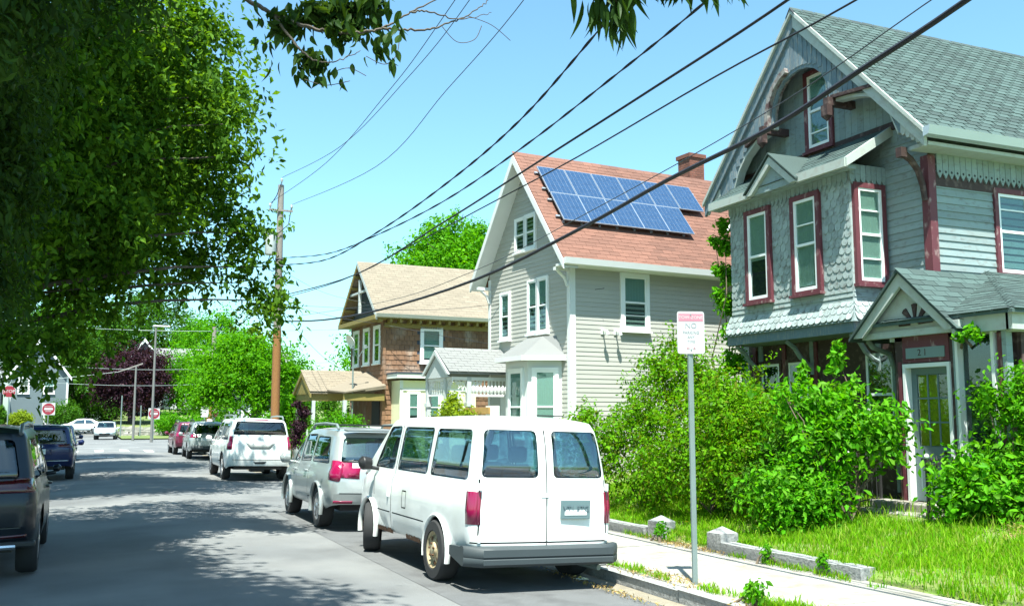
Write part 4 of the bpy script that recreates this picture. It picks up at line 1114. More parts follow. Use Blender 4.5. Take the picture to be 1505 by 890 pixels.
    for w in S['windscreen']: jobs.append(('windscreen', chamfer(w, .06), 'y', 1, [S.get('fglass', clearglass), blackplas], -.004, .03))
    for lab, poly, axis, mt in S.get('panels', []):
        for sg in ((1, -1) if axis == 'x' else (-1 if axis == 'r' else 1,)):
            jobs.append((lab, poly, 'x' if axis == 'x' else 'y', sg, [mt], .008, 0))
    for lab, poly, axis, sg, mt, off, ins in jobs:
        lift(bm, cut(bm, poly, axis, sg), lab, mt, root, off, ins, .005 if ins else .02)
    for a, b, axis in S.get('gaps', []):                      # shut lines: narrow open joints in the skin
        d = Vector(b)-Vector(a); nn = Vector((-d.y, d.x)).normalized()*g
        poly = [Vector(a)-nn, Vector(b)-nn, Vector(b)+nn, Vector(a)+nn]
        for sg in ((1, -1) if axis == 'x' else (-1,)):
            bmesh.ops.delete(bm, geom=cut(bm, [(p.x, p.y) for p in poly], 'x' if axis == 'x' else 'y', sg), context='FACES')
    # lining just inside the skin
    nb = bm.copy(); nb.normal_update()
    for v in nb.verts: v.co = v.co - v.normal*.035
    me = bpy.data.meshes.new('lining'); nb.to_mesh(me); nb.free(); me.materials.append(innerm); me.shade_smooth(); link('lining', me, root)
    me = bpy.data.meshes.new('body'); bm.to_mesh(me); bm.free(); me.materials.append(paint); me.shade_smooth(); me.set_sharp_from_angle(angle=R(38)); link('body', me, root)
    # underside, wheel wells
    m = MB(); m.box(-hw+.28, hw-.28, y0+.3, y1-.3, sill-.02, sill+.08)
    m.box(-hw+.1, hw-.1, ax[0]+wr*1.2, ax[1]-wr*1.2, sill, sill+.05)
    for ya in ax:
        m.tube([(-hw+.1, ya, wr), (hw-.1, ya, wr)], .05, 8)
        for s in (1, -1):
            pts = [pi*k/10 for k in range(11)]
            for t0, t1 in zip(pts, pts[1:]):
                r = wr*1.16
                m.add([(s*(hw-.05), ya+r*cos(t0), wr+r*sin(t0)), (s*(hw-.05), ya+r*cos(t1), wr+r*sin(t1)), (s*(hw-.38), ya+r*cos(t1), wr+r*sin(t1)), (s*(hw-.38), ya+r*cos(t0), wr+r*sin(t0))], [(0,1,2,3)])
    for e in S.get('under', []): m.box(*e)
    m.build('chassis', blackplas, root)
    for s in (1, -1):
        for k, ya in enumerate(ax): wheel(root, s*(hw-S.get('win', .03)), ya, wr, S.get('tw', .23), S['rim'], S.get('spokes', 5), S.get('steer', 0) if k else 0, S.get('rim_r', .66), S.get('steelw', False))
    if S.get('flare'):
        for s in (1, -1):
            for ya in ax:
                m = MB(); ra = wr*1.15
                m.tube([(s*(hw-.012), ya+ra*cos(t), wr+ra*sin(t)) for t in [-.28+(pi+.56)*k/18 for k in range(19)]], [S['flare'][0]]*19, 8, flat=S['flare'][1]); m.build('arch_flare', S['flare'][2], root, smooth=50)
    bw = max(p[1] for p in belt)
    # seats and dashboard
    for sy in S.get('seats', []):
        for sx in ((-.42, .42) if S.get('two', True) else (-.5, 0, .5)):
            m = MB(Matrix.Translation((sx*hw, sy, bw-.55)))
            m.box(-.23,.23,-.1,.45,0,.16); m.add([(-.23,-.1,.1),(.23,-.1,.1),(.2,-.24,.72),(-.2,-.24,.72),(-.23,.03,.1),(.23,.03,.1),(.2,-.13,.72),(-.2,-.13,.72)], [(0,1,2,3),(7,6,5,4),(0,4,5,1),(1,5,6,2),(2,6,7,3),(3,7,4,0)]); m.box(-.13,.13,-.26,-.15,.74,.95)
            m.build('seat', seatm, root, bevel=.05)
    m = MB(); yd = S['dash']; m.box(-hw+.12, hw-.12, yd-.1, yd+.35, bw-.3, bw-.04); m.build('dashboard', blackplas, root)
    for s in (1, -1):                                           # door mirrors
        if not S.get('mirror'): break
        my, mz = S['mirror']
        m = MB(); m.tube([(s*(hw-.08), my, mz-.05), (s*(hw+.06), my-.01, mz-.03)], .03, 6)
        mw = S.get('mw', 1); m.tube([(s*(hw+.05*mw), my+.02, mz+.02), (s*(hw+.17*mw), my, mz+.03), (s*(hw+.22*mw), my, mz+.02)], [.085*mw, .1*mw, .05*mw], 10, flat=1.0); m.build('mirror', S.get('mirror_m', paint), root, smooth=50, bevel=.01)
    for hx in S.get('handles', []):
        for s in (1, -1):
            m = MB(); m.box(min(s*(hw-.03), s*(hw+.025)), max(s*(hw-.03), s*(hw+.025)), hx[0]-hx[2]/2, hx[0]+hx[2]/2, hx[1]-hx[3]/2, hx[1]+hx[3]/2); m.build('door_handle', S.get('handle_m', paint), root, bevel=.01)
    return root

def plate(root, x, y, z, txt, w=.31, h=.155, m1=None, m2=None, tilt=0, frame_m=None):
    T = Matrix.Translation((x, y, z)) @ Matrix.Rotation(tilt, 4, 'X')
    q = MB(T); q.box(-w/2, w/2, -.012, .01, -h/2, h/2); o = q.build('licence_plate', m1 or plate_w, root, bevel=.004)
    if m2:
        q = MB(T); q.box(-w*.38, w*.38, -.016, -.011, -h*.3, -h*.02); q.build('plate_band', m2, o)
    text(txt, h*.42, T @ facing((0, -.019 if m2 else -.014, .0 if not m2 else .012), (1,0,0)), mat_txt, o)
    return o
mat_txt = mat('plate_ink', (.10,.14,.16), .6)

# ---- the white van
VS = dict(L=4.72, W=1.87, H=1.92, sill=.36, tumble=.17, wr=.345, tw=.23, axles=(-1.40, 1.41), rcr=.11, rcf=.4, bulge=.03,
    top=[(-2.36,1.86),(-2.2,1.90),(-1.0,1.92),(.75,1.90),(.98,1.86),(1.72,1.13),(2.2,1.02),(2.36,.86)],
    belt=[(-2.36,1.14),(1.6,1.12),(2.36,.95)], rear=[(.4,0),(.55,0),(1.1,.02),(1.5,.06),(1.86,.17),(2,.2)], front=[(.4,.02),(.6,0),(.86,.12),(1.1,.2)],
    paint=whitep, rim=tanwheel, steelw=True, rim_r=.62, steer=R(-20), win=-.03,
    side_glass=[[(-2.12,1.18),(-.98,1.18),(-1.0,1.74),(-2.02,1.74)], [(-.87,1.18),(.31,1.18),(.28,1.75),(-.87,1.75)], [(.44,1.18),(1.36,1.18),(1.30,1.26),(.9,1.75),(.42,1.76)]],
    rear_glass=[[(-.76,1.22),(-.08,1.22),(-.08,1.745),(-.70,1.745)], [(.11,1.22),(.76,1.22),(.70,1.745),(.11,1.745)]],
    windscreen=[[(-.78,1.2),(.78,1.2),(.68,1.8),(-.68,1.8)]],
    panels=[('tail_light', [(-1.0,.715),(-.815,.715),(-.80,1.065),(-1.0,1.065)], 'r', lightred), ('tail_light', [(1.0,.715),(.815,.715),(.80,1.065),(1.0,1.065)], 'r', lightred), ('tail_light_side', [(-2.40,.715),(-2.24,.715),(-2.24,1.065),(-2.40,1.065)], 'x', lightred)], gaps=[((.02,.44),(.02,1.75),'y'),((-.86,.52),(.86,.52),'y'),((-.795,.53),(-.78,1.2),'y'),((.795,.53),(.78,1.2),'y'),((.365,.42),(.36,1.80),'x'),((1.18,.8),(1.3,1.15),'x'),((1.1,.42),(1.12,.7),'x'),((-.25,.72),(-.10,.72),'x'),((-.25,.93),(-.10,.93),'x'),((-.25,.72),(-.25,.93),'x'),((-.10,.72),(-.10,.93),'x'),((.30,.62),(-.95,.62),'x'),((.40,.62),(.98,.62),'x')],
    seats=(.35, -.55), dash=1.15, mirror=(1.2, 1.2), mirror_m=blackplas, handles=[(.48,.90,.04,.18)], flare=(.034,.6,whitep),
    sglass=autoglass, rglass=autoglass, fglass=clearglass, under=[(-.5,.5,-2.1,-1.6,.26,.4)])
van = car('white_van', 'white passenger van parked in front, seen from behind, with grey rear bumper', 'van', VS, (4.66, 12.31, -.088), R(1.0), R(1.8))
def vbumper():
    m = MB(); n = 12
    prof = [(0,.31),(.02,.29),(.15,.28),(.19,.31),(.19,.36),(.175,.375),(.19,.39),(.185,.465),(.15,.49),(.0,.49)]
    pts = []
    hwid = .955
    for i in range(n+1):
        t = -1+2*i/n; x = t*hwid; yb = -2.37+max(0, abs(t)-.82)**1.6*1.6; k = 1 if abs(t) < .93 else .55
        pts.append([(x, yb-d*k+.02, z) for d, z in prof])
    k = len(prof); vs = [p for r in pts for p in r]
    fs = [(i*k+j, i*k+(j+1) % k, (i+1)*k+(j+1) % k, (i+1)*k+j) for i in range(n) for j in range(k)]
    fs += [tuple(range(k)), tuple(range(n*k+k-1, n*k-1, -1))]
    m.add(vs, fs)
    for s in (-1, 1): m.slab([(s*.955,-2.3,.28),(s*.95,-1.9,.36),(s*.95,-1.9,.46),(s*.955,-2.3,.48)], (-s*.05,0,0))
    return m.build('rear_bumper', greyplas, van, smooth=40)
vbumper()
for s in (-1, 1):
    for z in (.56, 1.12):
        m = MB(); m.box(s*.79-.015, s*.79+.015, -2.385, -2.34, z-.04, z+.04); m.build('door_hinge', whitep, van, bevel=.005)
plate(van, .37, -2.40, .875, 'VT1 5TG', .37, .205, platem, plate_w, R(2))
m = MB(); m.box(-.05,.05,-2.38,-2.33,1.0,1.05); m.build('door_latch', whitep, van, bevel=.01)
m = MB(); m.tube([(.62,-2.0,.24),(.72,-2.34,.22)], .035, 8); m.build('exhaust', steel, van)
m = MB(); m.box(.1,.45,-1.9,-1.88,1.915,1.93); m.build('roof_lamp', blackplas, van)
for (a, b) in ((.3,.92),(-.8,-.3)):
    m = MB()
    for k in range(9):
        y = a+(b-a)*k/8; m.add([(-.905, y, .385+rnd.uniform(0,.03)), (-.905, y+(b-a)/8, .385+rnd.uniform(0,.03)), (-.895, y+(b-a)/8, .345), (-.895, y, .345)], [(0,1,2,3)])
    m.build('rusty_sill', rust, van)

# ---- parked cars ahead on the right
def suv(L, W, H, wr, ax, paint, **k):
    y0, y1 = -L/2, L/2
    S = dict(L=L, W=W, H=H, sill=.34, tumble=.2, wr=wr, tw=.23, axles=ax, rcr=.18, rcf=.45, bulge=.07, paint=paint, rim=alloy, spokes=6,
        top=[(y0,H-.07),(y0+.25,H-.02),(0-.2,H),(.35,H-.03),(1.2,H*.64),(y1-.35,H*.56),(y1,H*.46)], belt=[(y0,H*.61),(1.1,H*.56),(y1,H*.5)],
        rear=[(.4,.08),(.55,0),(H*.52,.02),(H*.62,.08),(H*.82,.28),(H,.42)], front=[(.4,.05),(.6,0),(H*.5,.2),(H,.3)],
        side_glass=[[(y0+.42,H*.64),(-.5-.1,H*.635),(-.6,H*.9),(y0+.75,H*.9)], [(-.5,H*.635),(.42,H*.62),(.36,H*.91),(-.5,H*.92)], [(.5,H*.62),(1.05,H*.61),(.5,H*.88)]],
        rear_glass=[[(-W*.38,H*.655),(W*.38,H*.655),(W*.33,H*.9),(-W*.33,H*.9)]], windscreen=[[(-W*.38,H*.66),(W*.38,H*.66),(W*.33,H*.93),(-W*.33,H*.93)]],
        gaps=[((-.55,.42),(-.55,H*.6),'x'),((.46,.42),(.46,H*.6),'x'),((1.2,.6),(1.15,H*.56),'x'),((y0+.85,H*.3),(-.55,H*.28),'x'),((-W*.4,.62),(W*.4,.62),'y')],
        seats=(.1,-.85), dash=.85, mirror=(.95,H*.62), handles=[(-.35,H*.54,.2,.03),(.65,H*.53,.2,.03)], under=[])
    S.update(k); return S
RS = suv(4.5, 1.82, 1.70, .355, (-1.3, 1.33), silverp, flare=(.036,.6,silverp), rglass=autoglass,
    panels=[('tail_light', chamfer([(-1.0,.86),(-.72,.80),(-.66,1.14),(-1.0,1.16)], .05), 'r', lightred), ('tail_light', chamfer([(1.0,.86),(.72,.80),(.66,1.14),(1.0,1.16)], .05), 'r', lightred),
            ('tail_light_side', chamfer([(-2.32,.84),(-2.06,.92),(-1.98,1.10),(-2.2,1.16)], .05), 'x', lightred), ('bumper_reflector', [(-.8,.46),(-.5,.46),(-.5,.5),(-.8,.5)], 'r', lightred)])
rav = car('silver_suv', 'silver compact suv parked directly ahead of the white van', 'suv', RS, (4.53, 18.1, -.065), 0, R(1.5), 'cars parked along the right kerb')
def rack(root, hw, H, a, b, mt=blackplas, z=.05):
    for s in (1, -1):
        m = MB(); x = s*(hw-.26); m.tube([(x,a,H-.04),(x,a+.15,H+z),(x,(a+b)/2,H+z+.02),(x,b-.15,H+z),(x,b,H-.06)], .024, 8); m.build('roof_rail', mt, root, smooth=60)
rack(rav, .91, 1.70, -1.7, .3, steel, .035)
m = MB()
for k in range(2): m.box(-.62,.62,-1.4+k*1.3,-1.34+k*1.3,1.72,1.75)
m.build('cross_bar', blackplas, rav)
m = MB(); m.box(-.12,.12,-2.32,-2.2,1.0,1.05); m.build('tailgate_badge', chrome, rav, bevel=.01)
m = MB(); m.slab([(-.6,-1.86,1.64),(.6,-1.86,1.64),(.58,-2.08,1.62),(-.58,-2.08,1.62)], (0,0,.03)); m.build('spoiler', silverp, rav, bevel=.01)
TS = suv(5.1, 2.0, 1.88, .40, (-1.5, 1.45), whitep, bulge=.05, rear=[(.4,.06),(.6,0),(1.1,.04),(1.3,.1),(1.7,.2),(1.9,.28)], rglass=darkglass, sglass=darkglass,
    panels=[('tail_light', chamfer([(-.98,.92),(-.83,.92),(-.80,1.32),(-.92,1.32)], .03), 'r', lightred), ('tail_light', chamfer([(.98,.92),(.83,.92),(.80,1.32),(.92,1.32)], .03), 'r', lightred),
            ('brake_light', [(-.25,1.80),(.25,1.80),(.25,1.83),(-.25,1.83)], 'r', lightred), ('plate_recess', chamfer([(-.45,1.14),(.45,1.14),(.28,.94),(-.28,.94)], .03), 'r', mat('pale_grey_trim', (.42,.43,.42), .5)), ('hitch_cover', chamfer([(-.2,.58),(.2,.58),(.14,.5),(-.14,.5)], .03), 'r', greyplas)],
    rear_glass=[[(-.80,1.36),(.80,1.36),(.70,1.76),(-.70,1.76)]], under=[(-.2,.2,-2.2,-1.8,.25,.36)])
tah = car('white_suv', 'large white suv parked beyond the silver compact suv, beside the utility pole', 'suv', TS, (4.78, 32.6, -.07), R(0), R(1.3), 'cars parked along the right kerb')
plate(tah, 0, -2.53, 1.03, '6AC 21L', .30, .15, platem); rack(tah, 1.0, 1.88, -2.0, .3, steel)
m = MB(); m.box(-.12,.12,-2.52,-2.47,1.16,1.19); m.build('badge', chrome, tah)
text('TAHOE', .06, facing((-.55,-2.535,.74), (1,0,0)), mat_txt, tah, 'badge_lettering')
SS = suv(5.0, 1.95, 1.74, .37, (-1.45, 1.5), silverp, rear=[(.4,.06),(.6,0),(1.0,.0),(1.15,.1),(1.5,.35),(1.8,.5)], rglass=darkglass, sglass=darkglass,
    panels=[('tail_light', chamfer([(-.97,.98),(-.55,1.0),(-.6,1.12),(-.93,1.16)], .03), 'r', lightred), ('tail_light', chamfer([(.97,.98),(.55,1.0),(.6,1.12),(.93,1.16)], .03), 'r', lightred), ('rear_valance', [(-.8,.42),(.8,.42),(.85,.6),(-.85,.6)], 'r', greyplas)])
sil = car('silver_suv', 'silver crossover parked between the large white suv and the dark red one', 'suv', SS, (5.25, 49.4, -.09), R(-1), R(1), 'cars parked along the right kerb'); rack(sil, .97, 1.74, -1.8, .3)
REDS = suv(4.5, 1.85, 1.72, .36, (-1.3, 1.35), redp, rear=[(.4,.06),(.6,0),(1.1,.03),(1.3,.1),(1.7,.2)], rglass=darkglass,
    panels=[('tail_light', chamfer([(-.92,.95),(-.7,.95),(-.7,1.15),(-.9,1.15)], .03), 'r', lightred), ('tail_light', chamfer([(.92,.95),(.7,.95),(.7,1.15),(.9,1.15)], .03), 'r', lightred)])
red = car('red_suv', 'dark red suv farthest along the right kerb, near the crossing', 'suv', REDS, (5.0, 55.2, -.09), R(1), 0, 'cars parked along the right kerb'); rack(red, .92, 1.72, -1.7, .3)
# ---- parked cars on the left
LS = suv(4.7, 1.86, 1.76, .38, (-1.38, 1.42), greenp, mw=.55, rear=[(.4,.08),(.55,.0),(1.0,.0),(1.1,.06),(1.4,.22),(1.7,.42)], rglass=darkglass, sglass=autoglass, bulge=.1, rcr=.22,
    panels=[('tail_light', chamfer([(.28,1.0),(.92,1.0),(.86,1.14),(.28,1.12)], .03), 'r', lens_shaded), ('tail_light', chamfer([(-.28,1.0),(-.92,1.0),(-.86,1.14),(-.28,1.12)], .03), 'r', lens_shaded),
            ('tail_light_side', chamfer([(-2.35,1.0),(-1.93,1.04),(-1.98,1.14),(-2.25,1.16)], .03), 'x', lens_shaded), ('bumper_reflector', [(.28,.50),(.8,.51),(.8,.54),(.28,.53)], 'r', lens_shaded), ('bumper_reflector', [(-.28,.50),(-.8,.51),(-.8,.54),(-.28,.53)], 'r', lens_shaded)])
lsuv = car('dark_suv', 'very dark green suv in the shade at the left edge', 'suv', LS, (-1.38, 14.6, -.03), 0, 0, 'cars parked along the left kerb'); rack(lsuv, .93, 1.69, -1.9, .4, alloy, .06)
m = MB(); m.tube([(-.55,-2.42,.42),(-.3,-2.46,.42),(.0,-2.46,.42)], .03, 8); m.tube([(.35,-2.46,.42),(.7,-2.40,.42)], .03, 8); m.build('bumper_trim', chrome, lsuv)
m = MB(); m.box(-.9,.9,-2.35,-2.22,.40,.47); m.build('lower_bumper', blackplas, lsuv, bevel=.02)
NS = suv(4.55, 1.86, 1.66, .36, (-1.33, 1.37), bluep, rear=[(.4,.1),(.55,.02),(1.0,.0),(1.1,.08),(1.35,.26),(1.66,.5)], rglass=darkglass, sglass=darkglass,
    panels=[('tail_light', chamfer([(.45,1.0),(.92,.98),(.9,1.10),(.45,1.06)], .03), 'r', lens_shaded), ('tail_light', chamfer([(-.45,1.0),(-.92,.98),(-.9,1.10),(-.45,1.06)], .03), 'r', lens_shaded), ('chrome_strip', [(-.75,.585),(.75,.585),(.75,.605),(-.75,.605)], 'r', chrome), ('plate_recess', [(-.3,.78),(.3,.78),(.3,.95),(-.3,.95)], 'r', bluep)])
nis = car('blue_suv', 'dark blue suv parked ahead of the dark green one on the left', 'suv', NS, (-1.24, 34.2, -.05), 0, 0, 'cars parked along the left kerb')
plate(nis, -.02, -2.36, .87, '4CR 917', .3, .15, plate_w); 
m = MB(); m.lathe([(.05,0),(.055,.01),(.04,.02)], 16, Matrix.Translation((0,-2.36,1.03)) @ Matrix.Rotation(R(90),4,'Z')); m.build('badge', chrome, nis)
m = MB(); m.add([(-.03,-1.4,1.66),(.03,-1.4,1.66),(.02,-1.5,1.66),(-.02,-1.5,1.66),(0,-1.5,1.74)], [(0,1,4),(1,2,4),(2,3,4),(3,0,4)]); m.build('aerial', blackplas, nis)
b2 = car('blue_hatchback', 'dark blue hatchback half hidden beyond the dark blue suv', 'car', suv(4.3,1.8,1.56,.33,(-1.25,1.3),bluep, rglass=darkglass, sglass=darkglass), (-1.3, 48, -.05), 0, 0, 'cars parked along the left kerb')
# ---- cars on the far side of the cross street
SD = dict(top=[(-2.25,1.0),(-1.85,1.06),(-.95,1.42),(-.2,1.46),(.35,1.43),(1.15,1.0),(1.9,.9),(2.25,.75)], belt=[(-2.25,.92),(1.2,.9),(2.25,.8)], rear=[(.4,.06),(.6,0),(1.1,.1)],
    side_glass=[[(-1.35,.97),(-.42,.96),(-.42,1.36),(-.85,1.34)], [(-.34,.96),(.75,.95),(.3,1.34),(-.34,1.37)]], rear_glass=[[(-.6,1.08),(.6,1.08),(.5,1.36),(-.5,1.36)]], windscreen=[[(-.66,1.02),(.66,1.02),(.54,1.36),(-.54,1.36)]], mirror=(.85,1.0), handles=[], seats=(-.1,), dash=.75,
    gaps=[((-.38,.4),(-.38,.92),'x')])
fc = car('silver_car', 'pale silver hatchback facing the camera beyond the cross street', 'car', suv(4.3,1.8,1.55,.33,(-1.25,1.3),palep,
    panels=[('headlight', chamfer([(-.85,.68),(-.5,.66),(-.5,.78),(-.8,.84)], .03), 'f', lightclear), ('headlight', chamfer([(.85,.68),(.5,.66),(.5,.78),(.8,.84)], .03), 'f', lightclear), ('grille', chamfer([(-.4,.42),(.4,.42),(.45,.56),(-.45,.56)], .03), 'f', blackplas)]), (1.45, 91, -.02), R(176))
wc = car('white_car', 'white saloon car side-on behind the silver hatchback', 'car', suv(4.5,1.8,1.46,.33,(-1.3,1.35),whitep, **SD), (-.6, 104, .3), R(85))
# ------------------------------------------------------------------ foliage materials, trees
lf_shade = leafmat('linden_leaf', [(.026,.075,.006), (.05,.13,.010), (.13,.26,.024), (.032,.09,.010)], .44, .6)
lf_maple = leafmat('maple_leaf', [(.05,.20,.004), (.08,.28,.006), (.12,.34,.012), (.06,.22,.006)], .5)
lf_bright = leafmat('bright_leaf', [(.045,.19,.004), (.07,.26,.006), (.11,.31,.010)], .45)
lf_dark = leafmat('dark_green_leaf', [(.032,.105,.010), (.05,.15,.012), (.07,.19,.016)], .42)
lf_forsy = leafmat('forsythia_leaf', [(.06,.19,.003), (.09,.28,.004), (.16,.36,.008), (.045,.14,.004), (.14,.16,.018)], .42)
lf_shrub = leafmat('shrub_leaf', [(.045,.20,.004), (.07,.30,.005), (.13,.39,.015), (.03,.13,.004), (.16,.38,.03)], .45)
lf_gold = leafmat('golden_leaf', [(.16,.24,.012), (.23,.31,.02), (.13,.22,.015)], .4)
lf_purple = leafmat('purple_leaf', [(.022,.010,.017), (.038,.017,.028), (.055,.025,.038)], .25)
lf_grass = leafmat('grass_blade', [(.085,.27,.004), (.13,.34,.005), (.20,.39,.012), (.26,.30,.06)], .4)
lf_straw = leafmat('dry_straw', [(.36,.26,.12), (.45,.34,.17), (.28,.17,.07), (.22,.24,.05)], .2)
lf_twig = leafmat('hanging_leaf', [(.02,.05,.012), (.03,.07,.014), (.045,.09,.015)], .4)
bark = mat('bark', (.085,.07,.055), .95, .25, 6, bump=.8, bscale=22, stretch=(1,1,.3))
stemm = mat('shrub_stem', (.12,.09,.06), .9, .2, 8)

# the big shade tree on the left kerb whose crown fills the left of the view
TL = (-4.4, 15.4, 0)
C2 = [(1.36,15.1,7.82,.63),(.91,15.38,7.19,.85),(1.51,15.19,6.67,.63),(1.67,14.64,6.1,.46),(1.37,15.38,5.62,.74),(1.83,14.63,5.64,.29),(1.69,15.34,4.88,.63),(2.14,15.18,4.57,.45),(2.41,15.13,4.04,.34),(2.51,15.16,3.52,.34),(2.04,15.35,3.80,.42),(1.5,16.1,4.2,.5),(.78,15.88,4.2,.5),(.11,15.14,3.62,.42),(-.47,14.35,2.84,.46),(-.93,14.03,2.66,.40),(-.37,15.27,3.9,1.0),(.32,14.88,4.58,1.0),(-.42,14.57,5.24,1.2),(.46,15.18,6.0,1.15),(-.64,13.95,6.47,1.2),(.19,14.59,7.22,1.1),(-1.05,13.3,4.43,1.0),(-1.11,13.16,5.69,1.1),(-1.24,13.07,6.78,1.1),(.99,16.74,5.3,.8),(-.14,14.75,2.83,.3),(-.66,14.47,2.52,.28)]
seen = [(x-TL[0], y-TL[1], z, r) for x, y, z, r in C2]
loc_ = blob(-.7, 0, 8.2, 4.0, 4.4, 3.4, 46, 1.15) + blob(0, .3, 6, 3.4, 3.4, 2.4, 26, 1.1) + blob(4.5, 2.2, 8.2, 1.3, 1.8, 1.3, 16, .85) + [(-1.5,-1.5,4.6,1.4),(-.5,-2.5,4.8,1.3),(2.2,-2.6,4.6,1.1),(1.0,-1,4.2,1.2),(2.4,1.5,4.6,1.2),(1.5,2.5,4.4,1.2)]
tree('shade_tree', 'large dark leafy street tree overhanging the parked cars on the left', 'tree', TL, 11, .3, loc_, 52000, .15, lf_shade, bark, 'street trees on the left', limbs=26, leafshape=4, out=.5, spray=34)
big = [o for o in COL.objects if o.name.startswith('shade_tree')][0]
leaf_cloud('crown', lf_shade, big, blob(.35,-3.0,9.9,3.7,3.6,1.3,40,1.2), 70000, .2)  # unseen canopy added above the crown to shade the boughs below
leaf_cloud('crown', lf_shade, big, seen, 44000, .105, out=.5, droop=.6, spray=44, slen=3.4, shape=6)
for c in seen[:20]:
    if c[2] > 9: continue
    m = MB(); m.tube(bend((c[0]*.35, c[1]*.35, max(2.6, c[2]*.8)), c[:3], .06, 6, .05), [.05,.045,.038,.03,.022,.014,.006], 5); m.build('limb', bark, big, smooth=60)
def st_tree(loc, lab, n, h=11, r=4.2, ox=2.0, leaf=.17, grp='street trees on the left'):
    cl = blob(ox, 0, h*.82, r, r, h*.17, 40, 1.25) + blob(ox*.6, 0, h*.78, r*.7, r*.8, h*.14, 16, 1.3)
    return tree('shade_tree', lab, 'tree', loc, h, .28, cl, n, leaf, lf_shade, bark, grp, limbs=14, spray=26)
st_tree((-4.3, 25.5, 0), 'leafy street tree behind the big one on the left kerb', 60000, 11, 4.6, ox=2.4, leaf=.2)
st_tree((-4.0, 36.5, 0), 'leafy street tree farther along the left kerb, past the blue suv', 56000, 11.5, 4.6, ox=2.4, leaf=.2)
st_tree((-4.2, 46.5, 0), 'last leafy street tree on the left kerb before the crossing', 30000, 12, 3.6)
# the tree that stands over the camera, with the twigs hanging into the top of the view
T1 = (-3.9, 2.2, 0)
cl = blob(-.2, 4.2, 10.2, 4.2, 6.2, 2.0, 64, 1.2) + blob(-.6, 3.8, 9.6, 3.6, 5.2, 1.6, 40, 1.2) + blob(-.5, 0, 8.4, 3.4, 3.4, 2.2, 16, 1.2)  # overhead crown enlarged out of view to shade the left tree and road
lowc = [(-.55,6.8,4.55,.42),(-.12,7.3,4.95,.34),(-.75,6.5,4.7,.45),(.1,7.6,5.1,.34),(-.7,6.7,4.1,.3)]
cl2 = [(x-T1[0], y-T1[1], z, r) for x, y, z, r in lowc]
near = tree('walnut_tree', 'tree over the street whose twigs hang into the top of the view', 'tree', T1, 12, .3, cl, 130000, .2, lf_shade, bark, None, limbs=16)
def twig(name, pts, rad, n_leaf, size, aspect, hang, spread, off=T1, tips=None):
    P = smooth_line([Vector(p)-Vector(off) for p in pts], 3)
    fine = []
    for a, b in zip(P, P[1:]):
        for k in range(4): fine.append(a.lerp(b, k/4)+Vector((rnd.uniform(-.006,.006), 0, rnd.uniform(-.008,.008))))
    fine.append(P[-1])
    m = MB(); m.tube(fine, [rad*(1-.75*i/len(fine)) for i in range(len(fine))], 6); m.build(name, bark, near, smooth=60)
    return fine
_leaf = {}
def leafmesh(aspect, curl, k):
    key = (aspect, curl, k)
    if key not in _leaf:
        q = MB(); n = 6; vs = []
        for i in range(n+1):
            t = i/n; w = aspect*.5*sin(pi*min(1, t**.75))*(1-.15*t) if 0 < i < n else .004
            z = -curl*t*t
            vs += [(-w, t, z+w*.45), (0, t, z), (w, t, z+w*.45)]
        fs = []
        for i in range(n):
            a = i*3; fs += [(a, a+1, a+4, a+3), (a+1, a+2, a+5, a+4)]
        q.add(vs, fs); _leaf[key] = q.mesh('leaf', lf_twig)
    return _leaf[key]
def hang_leaf(p, size, aspect, d=(0,0,-1), sp=.5):
    d = (Vector(d)+Vector((rnd.uniform(-sp,sp), rnd.uniform(-sp,sp), rnd.uniform(-sp*.5,sp*.5)))).normalized()
    Q = d.to_track_quat('Y', 'Z').to_matrix().to_4x4() @ Matrix.Rotation(rnd.uniform(0, 6.28), 4, 'Y')
    s = size*rnd.uniform(.65, 1.2)
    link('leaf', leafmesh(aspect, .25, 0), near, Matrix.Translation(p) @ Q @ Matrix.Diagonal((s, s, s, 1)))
b1 = twig('twig', [(.85,6.92,4.84),(1.08,6.84,4.71),(1.31,6.75,4.61),(1.59,6.64,4.57),(1.84,6.63,4.64),(2.04,6.63,4.79),(2.3,6.61,4.96)], .018, 0, 0, 0, 0, 0)
b2_ = twig('twig', [(1.08,6.84,4.71),(1.21,6.7,4.47),(1.33,6.67,4.35),(1.48,6.61,4.32),(1.68,6.61,4.44)], .011, 0, 0, 0, 0, 0)
b3 = twig('twig', [(1.84,6.63,4.64),(2.14,6.6,4.67),(2.36,6.61,4.76),(2.58,6.6,4.9),(2.73,6.63,5.06)], .010, 0, 0, 0, 0, 0)
b4 = twig('twig', [(2.05,6.6,4.79),(2.2,6.6,4.82),(2.45,6.6,4.80),(2.7,6.6,4.9)], .008, 0, 0, 0, 0, 0)
for c in [(.97,6.89,4.68,5),(1.09,6.87,4.46,7),(1.21,6.81,4.49,9),(1.28,6.8,4.32,9),(1.4,6.76,4.27,11),(1.51,6.71,4.29,10),(1.57,6.65,4.51,12),(1.67,6.8,4.70,14),(1.79,6.74,4.76,12),(1.81,6.55,4.51,9),(1.87,6.53,4.36,8),(1.51,6.97,4.80,14),(1.78,6.8,4.9,10),(1.93,6.57,4.65,9),(1.3,6.9,4.7,8),(1.42,6.85,4.72,10),(1.62,6.9,4.86,12),(1.75,6.7,4.62,9),(1.85,6.6,4.55,8)]:
    for k in range(c[3]):
        hang_leaf(Vector((c[0]+rnd.gauss(0,.055), c[1]+rnd.gauss(0,.08), c[2]+rnd.gauss(.02,.05)))-Vector(T1), .11, .48, (0,0,-1), .5)
twig('twig', [(1.98,3.93,3.81),(2.09,3.80,3.75),(2.23,3.74,3.745),(2.39,3.68,3.765),(2.54,3.62,3.79)], .009, 0, 0, 0, 0, 0)
